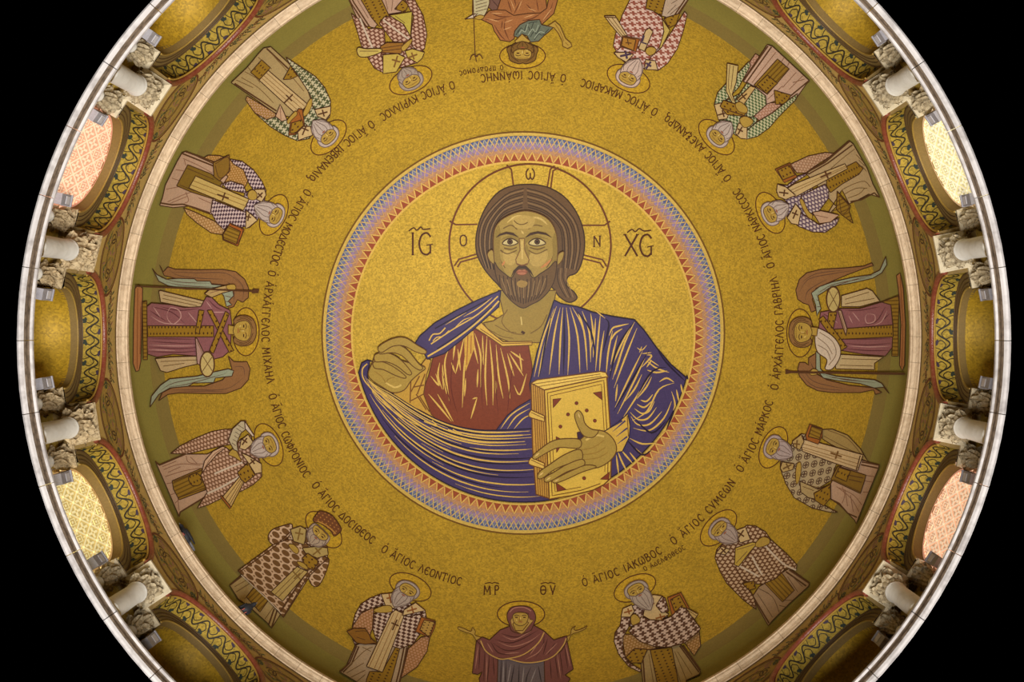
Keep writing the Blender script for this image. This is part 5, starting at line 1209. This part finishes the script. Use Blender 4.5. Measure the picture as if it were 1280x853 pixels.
s.part('neck', FLESH, '205,410 250,415 245,460 205,455', 0, edge=SKE)
head(s, (168, 440), .28, kind='youth', hair=(140, 102, 58), hl=(84, 54, 30), beard=0, hc=(158, 444), hr=1.24)

# right, upper: violet lattice
s = newfig('white-bearded haloed saint in violet lattice robe holding up a small jewelled book', (1025, 236), (940, 160, 5.689))
VL = pattern('brick', (206, 186, 176), (96, 76, 96), .075, .5)
chest(s, VL, '180,400 300,420 430,420 460,600 340,700 250,640 260,540 175,460')
s.part('cloak_lining', pattern('brick', (196, 160, 130), (160, 120, 90), .06), '270,260 400,200 520,175 590,182 480,250 380,320 320,320', 0)
s.part('robe', (184, 158, 116), '380,320 500,250 690,90 720,115 820,290 860,400 910,495 830,470 740,520 690,540 640,440 520,640 600,560', 0, hem('385,320 520,245 695,95', '400,330 540,250 715,120', '905,495 870,462 780,510 700,525', w=1.8) + fl('560,290 640,220 730,150', '640,440 720,400 800,380 840,420', '660,470 740,430 820,430', '680,500 760,470 800,430', '740,190 790,240', '760,230 800,270', '780,270 815,310', '530,610 610,580', c=BEIGE_D))
s.part('robe_panel', GCL, '530,430 530,370 660,280 740,240 790,290 760,330 640,400 560,460', 0)
s.part('stole', (200, 172, 120), '235,440 300,400 660,255 680,290 310,490', 0, fl('250,455 670,270', '270,468 672,280', c=(150, 116, 70)))
stole_cross(s, 525, 335, 42, 1.15, c=(96, 60, 36), w=2.2)
s.part('hip_cloth', GCL2, '605,450 700,555 690,590 720,680 640,620 600,580', 0, fl('620,480 690,560 640,610 620,500', c=BR))
s.part('cloak', VL, '180,400 250,410 330,340 400,320 380,340 240,430 200,440', 0)
s.part('cloak', VL, '350,480 520,400 545,440 545,500 470,600 400,610 360,540', 0); s.part('cloak', VL, '250,640 340,600 400,640 480,690 620,640 600,690 520,745 430,740 330,700', 0)
s.part('sleeve', (196, 160, 130), '430,600 490,590 540,600 620,620 560,670 480,680', 0, fl('450,620 540,640'))
s.part('book', BOOK, '165,295 270,250 320,350 230,390', 0, edge=BR); s.part('book_cover', GCL, '180,300 265,262 305,335 220,370', 0)
s.part('shoulder_stole', STOLE, '180,400 240,420 310,480 240,510 190,490 175,450', 0); stole_cross(s, 225, 462, 34, 1.7, c=BR)
s.part('shoulder_stole', STOLE, '250,640 310,540 350,590 330,690 280,680', 0); stole_cross(s, 305, 615, 34, .4, c=BR)
hand(s, '340,520 360,510 400,590 430,620 420,650 380,610')
head(s, (148, 605), tilt=0, beard=1.0, hc=(135, 602), u=.245)

# upper right: green diamond checks
s = newfig('white-bearded haloed saint in green diamond checks with a trailing pale scarf', (945, 120), (860, 40, 4.739))
GC = pattern('check', (196, 192, 152), (84, 104, 66), .040, .2)
chest(s, GC, '155,430 240,400 370,330 420,470 400,560 350,635 280,610 180,520')
s.part('cloak_lining', pattern('brick', (200, 160, 140), (170, 124, 100), .06), '350,200 400,128 430,150 330,300', 0); s.part('cloak_lining', pattern('brick', (200, 160, 140), (170, 124, 100), .06), '390,500 470,420 540,420 560,450 430,530', 0)
s.part('robe', (204, 170, 148), '325,290 470,75 500,85 720,290 700,310 640,395 540,400 460,430 390,330', 0, hem('328,292 475,82', '345,300 495,88', '715,290 600,385', w=1.8) + fl('380,300 520,120', '560,330 640,240', '600,340 680,260', '470,400 560,320', '620,300 690,280', '570,150 540,200', '600,180 575,230'))
s.part('robe_panel', GCL2, '390,315 530,160 600,220 470,370', 0); s.part('panel_gems', GCL, '410,310 470,255 530,305 465,365', 0)
s.part('hip_cloth', GCL, '510,345 610,375 580,425 520,430', 0)
s.part('cloak', GC, '155,430 175,360 230,300 300,240 360,175 370,200 300,330 230,400 200,420', 0)
s.part('cloak', GC, '350,300 400,330 460,380 465,430 390,500 350,510 340,430 270,420', 0)
s.part('cloak', GC, '345,590 400,540 500,480 600,400 650,365 640,400 540,500 480,570 410,620 350,635', 0)
s.part('scarf', (200, 176, 112), '232,185 298,200 285,300 262,370 285,430 262,420 225,350', 0, fl('248,195 240,330 268,410', '270,200 255,340', c=BEIGE_D))
s.part('shoulder_stole', STOLE, '155,430 200,420 240,490 230,515 180,520', 0); stole_cross(s, 205, 485, 30, 1.3, c=BR)
s.part('shoulder_stole', STOLE, '280,600 300,540 350,560 350,635 310,630', 0); stole_cross(s, 308, 585, 26, .5, c=BR)
s.part('shoulder_stole', (200, 168, 108), '290,400 370,320 400,330 330,430', 0); stole_cross(s, 325, 385, 30, .9, c=BR)
s.part('book', GCL, '190,440 210,405 290,430 350,470 330,500 230,490', 0, fl('195,450 330,495', c=BR, w=1.4))
hand(s, '280,430 310,415 350,450 345,480 300,470'); hand(s, '305,520 340,500 385,525 370,555 330,565')
head(s, (184, 612), tilt=0, beard=1.0, hc=(172, 620), u=.245)

# top left: round beard
s = newfig('curly grey-bearded haloed saint in brown brick checks with yellow shoulder stole', (490, 45), (430, 0, 6.56))
BK2 = pattern('brick', (204, 168, 146), (116, 72, 56), .085, -.2)
chest(s, BK2, '300,590 290,420 340,370 520,330 600,360 660,430 600,515 450,560')
s.part('robe', (190, 156, 132), '-20,-160 40,0 130,200 250,230 340,120 470,100 520,-160', 0, hem('0,-100 60,30 190,230', '20,-100 80,20 210,220', w=1.8) + fl('110,0 200,150', '340,0 360,80', '400,0 390,90', c=(130, 96, 76)))
s.part('robe_panel', GCL, '140,0 120,-160 330,-160 310,0 370,130 290,220 230,150', 0)
s.part('hip_cloth', GCL, '415,75 480,0 530,40 500,100', 0)
s.part('cloak', BK2, '60,110 150,180 200,240 250,230 330,240 340,380 300,450 330,520 320,595 250,560 150,400 110,260', 0, [(WHITE_C, 2.2, '130,150 180,270 240,410', 0)])
s.part('cloak', BK2, '290,190 330,140 400,130 480,190 550,300 540,340 500,350 400,340 340,260', 0, [(WHITE_C, 2.0, '320,160 420,240 530,320', 0)])
s.part('cloak', BK2, '500,0 580,0 650,130 680,280 660,400 620,430 560,380 550,280 570,130', 0)
s.part('cloak_lining', (186, 170, 74), '370,125 440,115 560,95 545,300 490,200', 0, fl('420,130 500,190', c=BEIGE_D))
s.part('shoulder_stole', (190, 166, 78), '320,450 440,440 500,470 430,590 320,605', 0); stole_cross(s, 425, 505, 50, .3, c=(124, 88, 44), w=2)
s.part('shoulder_stole', (190, 166, 78), '500,420 560,400 660,430 640,480 600,515 520,470', 0); stole_cross(s, 560, 462, 44, 1.2, c=(124, 88, 44), w=2)
s.part('book', (150, 104, 44), '300,380 350,350 490,350 470,440 300,430', 0, fl('310,395 480,370', '310,420 470,400', c=BR))
s.part('stole', (196, 174, 92), '105,420 120,390 180,400 300,400 300,430 200,465 130,465', 1, fl('130,420 280,420', c=BEIGE_D))
hand(s, '470,390 520,340 560,320 540,370 490,420')
head(s, (540, 648), tilt=.12, beard=.62, hc=(545, 652), u=.25, hair=(160, 144, 130))

# top: man in a shaggy tunic
s = newfig('long-haired haloed man in shaggy blue-grey tunic and orange-brown mantle with staff', (650, 35), (570, 0, 7.756))
OR, OR_D, OR_L = (160, 104, 62), (104, 60, 40), (200, 150, 100)
s.part('mantle', (116, 84, 74), '300,60 350,100 500,130 480,-150 330,-150', 0, [((80, 54, 50), 1.2, '350,0 420,80', 2)])
s.part('mantle', OR, '245,190 320,105 400,95 480,100 560,150 700,130 820,125 880,80 900,-20 970,-150 985,0 950,130 820,250 740,230 620,240 560,380 520,405 430,390 370,300 350,240', 0,
       [(OR_D, 1.4, q, 2) for q in ('330,120 420,160 540,160', '280,190 400,190 480,170', '370,240 430,340 480,390', '560,150 640,80 680,-20', '700,130 800,40 850,-40', '820,220 900,130 940,20', '480,180 470,280 520,400', '640,200 740,180 820,130', '450,200 440,280')] + [(OR_L, 1.5, q, 2) for q in ('340,130 450,130', '300,180 420,210', '600,140 660,60', '840,200 930,80', '470,220 550,190', '460,290 540,260', '660,170 760,140')])
s.part('mantle', OR, '400,95 480,-150 860,-150 880,80 820,125 700,130 560,150 480,100', 0, [(OR_D, 1.3, q, 2) for q in ('500,0 540,120', '620,20 560,140', '680,40 760,120', '780,0 800,110', '560,-50 580,60')] + [(OR_L, 1.3, q, 2) for q in ('530,0 570,100', '700,80 780,110', '640,0 600,100')])
s.part('shaggy_tunic', (104, 112, 96), '560,350 570,300 620,240 700,200 810,190 830,240 945,265 900,310 860,340 800,400 720,410 690,350 640,330 600,365', 0, [((64, 70, 64), 1.1, q) for q in ('600,320 630,270 660,300 680,240', '660,320 700,260 720,300 750,220', '720,360 760,300 780,330 820,250', '760,390 800,330 840,340 900,280', '700,240 720,220 790,210', '580,340 610,290')] + [((150, 160, 140), 1.1, q) for q in ('610,330 640,290 670,310 700,230', '700,340 740,280 770,310 800,240', '760,370 810,310 860,320')])
s.part('forearm', FLESH, '890,250 960,205 1010,250 1060,370 1115,420 1125,450 1080,470 1035,450 1030,400 990,320 950,270', 0, [(FLESH_D, 1, '960,230 1010,310 1045,400'), (FLESH_D, 1, '1060,410 1090,440')], edge=SKE)
s.part('scroll', (190, 180, 140), '160,140 165,-150 320,-150 325,30 300,110 270,160 230,190 170,170', 0, [((110, 92, 70), .9, '190,%d 300,%d' % (115 - 32 * q, 85 - 32 * q), 0, 0) for q in range(6)])
s.part('scroll_end', WHITE_C, '85,188 165,140 210,130 170,175', 0)
hand(s, '180,170 230,145 275,160 240,190 200,185')
s.part('staff', BR, lines=[(BR, 1.2, '160,-150 185,520 198,600', 0, 0), (BR, 1.3, '135,585 150,545 175,530 195,545 225,528 245,545 258,572', 0), (BR, 1.6, '180,545 212,548', 0, 0)])
s.part('neck', FLESH, '570,400 640,330 720,400 690,440 600,440', 0, edge=SKE)
head(s, (645, 505), .27, kind='wild', hair=(120, 88, 42), hl=(74, 48, 24), beard=.42, hc=(645, 535), hr=1.22)

# top right: red and white crosses
s = newfig('white-bearded haloed saint in red and white interlocked crosses with a small book', (810, 45), (740, 0, 6.56))
RT = pattern('tooth', (216, 186, 172), (146, 82, 68), .036, -.3)
chest(s, RT, '180,440 230,380 400,330 560,390 540,575 420,560 280,520')
s.part('robe', (190, 168, 146), '570,130 600,0 680,-150 900,-150 790,0 700,135 640,150', 0, hem('800,-20 690,135', '780,-30 670,135', w=1.8) + fl('620,110 690,40', '640,120 720,50', '650,30 700,0', c=(120, 96, 80)))
s.part('robe_panel', GCL, '440,70 480,-150 680,-150 600,0 570,130 500,90', 0)
s.part('hip_cloth', GCL, '590,150 720,110 690,200 630,230', 0)
s.part('cloak', RT, '300,-150 470,-150 440,70 500,90 570,140 600,200 560,380 500,440 400,400 300,330 200,420 175,380 190,290 250,120 310,0', 0)
s.part('cloak', RT, '760,95 780,120 750,250 700,400 620,520 540,580 460,560 480,470 560,400 640,280', 0)
s.part('cloak_lining', (194, 170, 90), '575,150 605,200 640,250 570,390 550,400 590,260', 0)
s.part('scarf', STOLE, '100,130 190,130 290,290 240,305 150,200', 0, fl('125,140 255,300', '160,140 275,295', c=BEIGE_D) + hem('100,140 195,145', w=1.3))
s.part('shoulder_stole', STOLE, '180,430 300,430 340,450 280,510 210,470', 0); stole_cross(s, 275, 452, 46, 1.35, c=(72, 54, 76), w=2.6)
s.part('shoulder_stole', STOLE, '430,570 440,490 520,500 540,575', 0); stole_cross(s, 462, 535, 36, .6, c=(72, 54, 76), w=2.6)
s.part('shoulder_stole', STOLE, '380,400 440,250 470,230 500,260 430,420', 0); s.part('cross', INK, lines=[((72, 54, 76), 2.8, '410,340 425,290', 0, 0), ((72, 54, 76), 1.6, '400,345 450,362', 0, 0)])
s.part('book', BOOK, '230,380 250,295 390,320 360,425', 0, edge=BR); s.part('book_cover', (168, 120, 50), '240,375 255,305 360,325 340,415', 0, [(BR, 1.2, '290,320 300,370', 0, 0), (BR, 1.2, '275,350 325,355', 0, 0)])
hand(s, '440,430 450,395 490,385 525,405 510,440 470,455')
head(s, (305, 622), tilt=-.1, beard=1.1, hc=(302, 640), u=.25, hair=(196, 172, 158))

# ------------------------------------------------------------------ pigeons on the cornice
FEATHER, FEATHER_L = glass((40, 40, 44), 'slate_feathers', .3), glass((96, 94, 98), 'pale_feathers', .3)
def pigeon(px, py, Z, r, heading, label):
    d = Vector(((px - PX) / F, (py - PY) / F, 1)); p = CAM + d * Z
    root = tag(empty('pigeon', p), label, 'bird', 'pigeons on the cornice')
    ph = math.atan2(p.y, p.x); root.rotation_euler = (0, 0, ph + heading)
    def blob(prof, k=0, n=12):                          # rings along X: x, z, half width, half height
        mb = MB(); q = []
        for x, z, a, c in prof:
            for j in range(n): t = 2 * pi * j / n; q.append(Vector((x, a * math.cos(t), z + c * math.sin(t))))
        m = len(prof); mb.add(q, [(i * n + j, i * n + (j + 1) % n, (i + 1) * n + (j + 1) % n, (i + 1) * n + j) for i in range(m - 1) for j in range(n)] + [tuple(range(n)), tuple((m - 1) * n + j for j in range(n))]); return mb
    link('body', blob([(-.13, .085, .01, .01), (-.09, .09, .04, .035), (-.03, .10, .065, .06), (.04, .11, .065, .062), (.08, .13, .045, .045), (.095, .165, .03, .03), (.11, .19, .03, .03), (.135, .19, .022, .022), (.148, .185, .008, .008)]).mesh('body', FEATHER, True), root)
    link('tail', blob([(-.10, .09, .03, .014), (-.18, .07, .038, .010), (-.23, .06, .034, .006)]).mesh('tail', FEATHER_L, True), root)
    for s_ in (-1, 1):
        w_ = blob([(-.16, .09, .008, .006), (-.08, .10, .016, .03), (.0, .11, .016, .042), (.06, .115, .010, .03)]).mesh('wing', FEATHER, True)
        o = link('wing', w_, root); o.location = (0, s_ * .058, 0)
        l_ = MB(); l_.tube([(0, 0, .06), (.005, 0, .0)], .006, 6); l_.tube([(-.015, 0, .004), (.03, 0, .004)], .005, 6); o = link('leg', l_.mesh('leg', glass((170, 90, 80), 'pink_leg')), root); o.location = (.01, s_ * .025, 0)
    bk = MB(); bk.tube([(.145, 0, .186), (.17, 0, .178)], [.007, .002], 6); link('beak', bk.mesh('beak', FEATHER_L), root)
pigeon(228, 671, 17.975, 4.87, pi / 2, 'dark pigeon perched along the cornice below the saint with the scroll')
pigeon(303.5, 765, 17.975, 4.87, pi + .3, 'dark pigeon perched on the cornice at the crowned saint\'s hem')
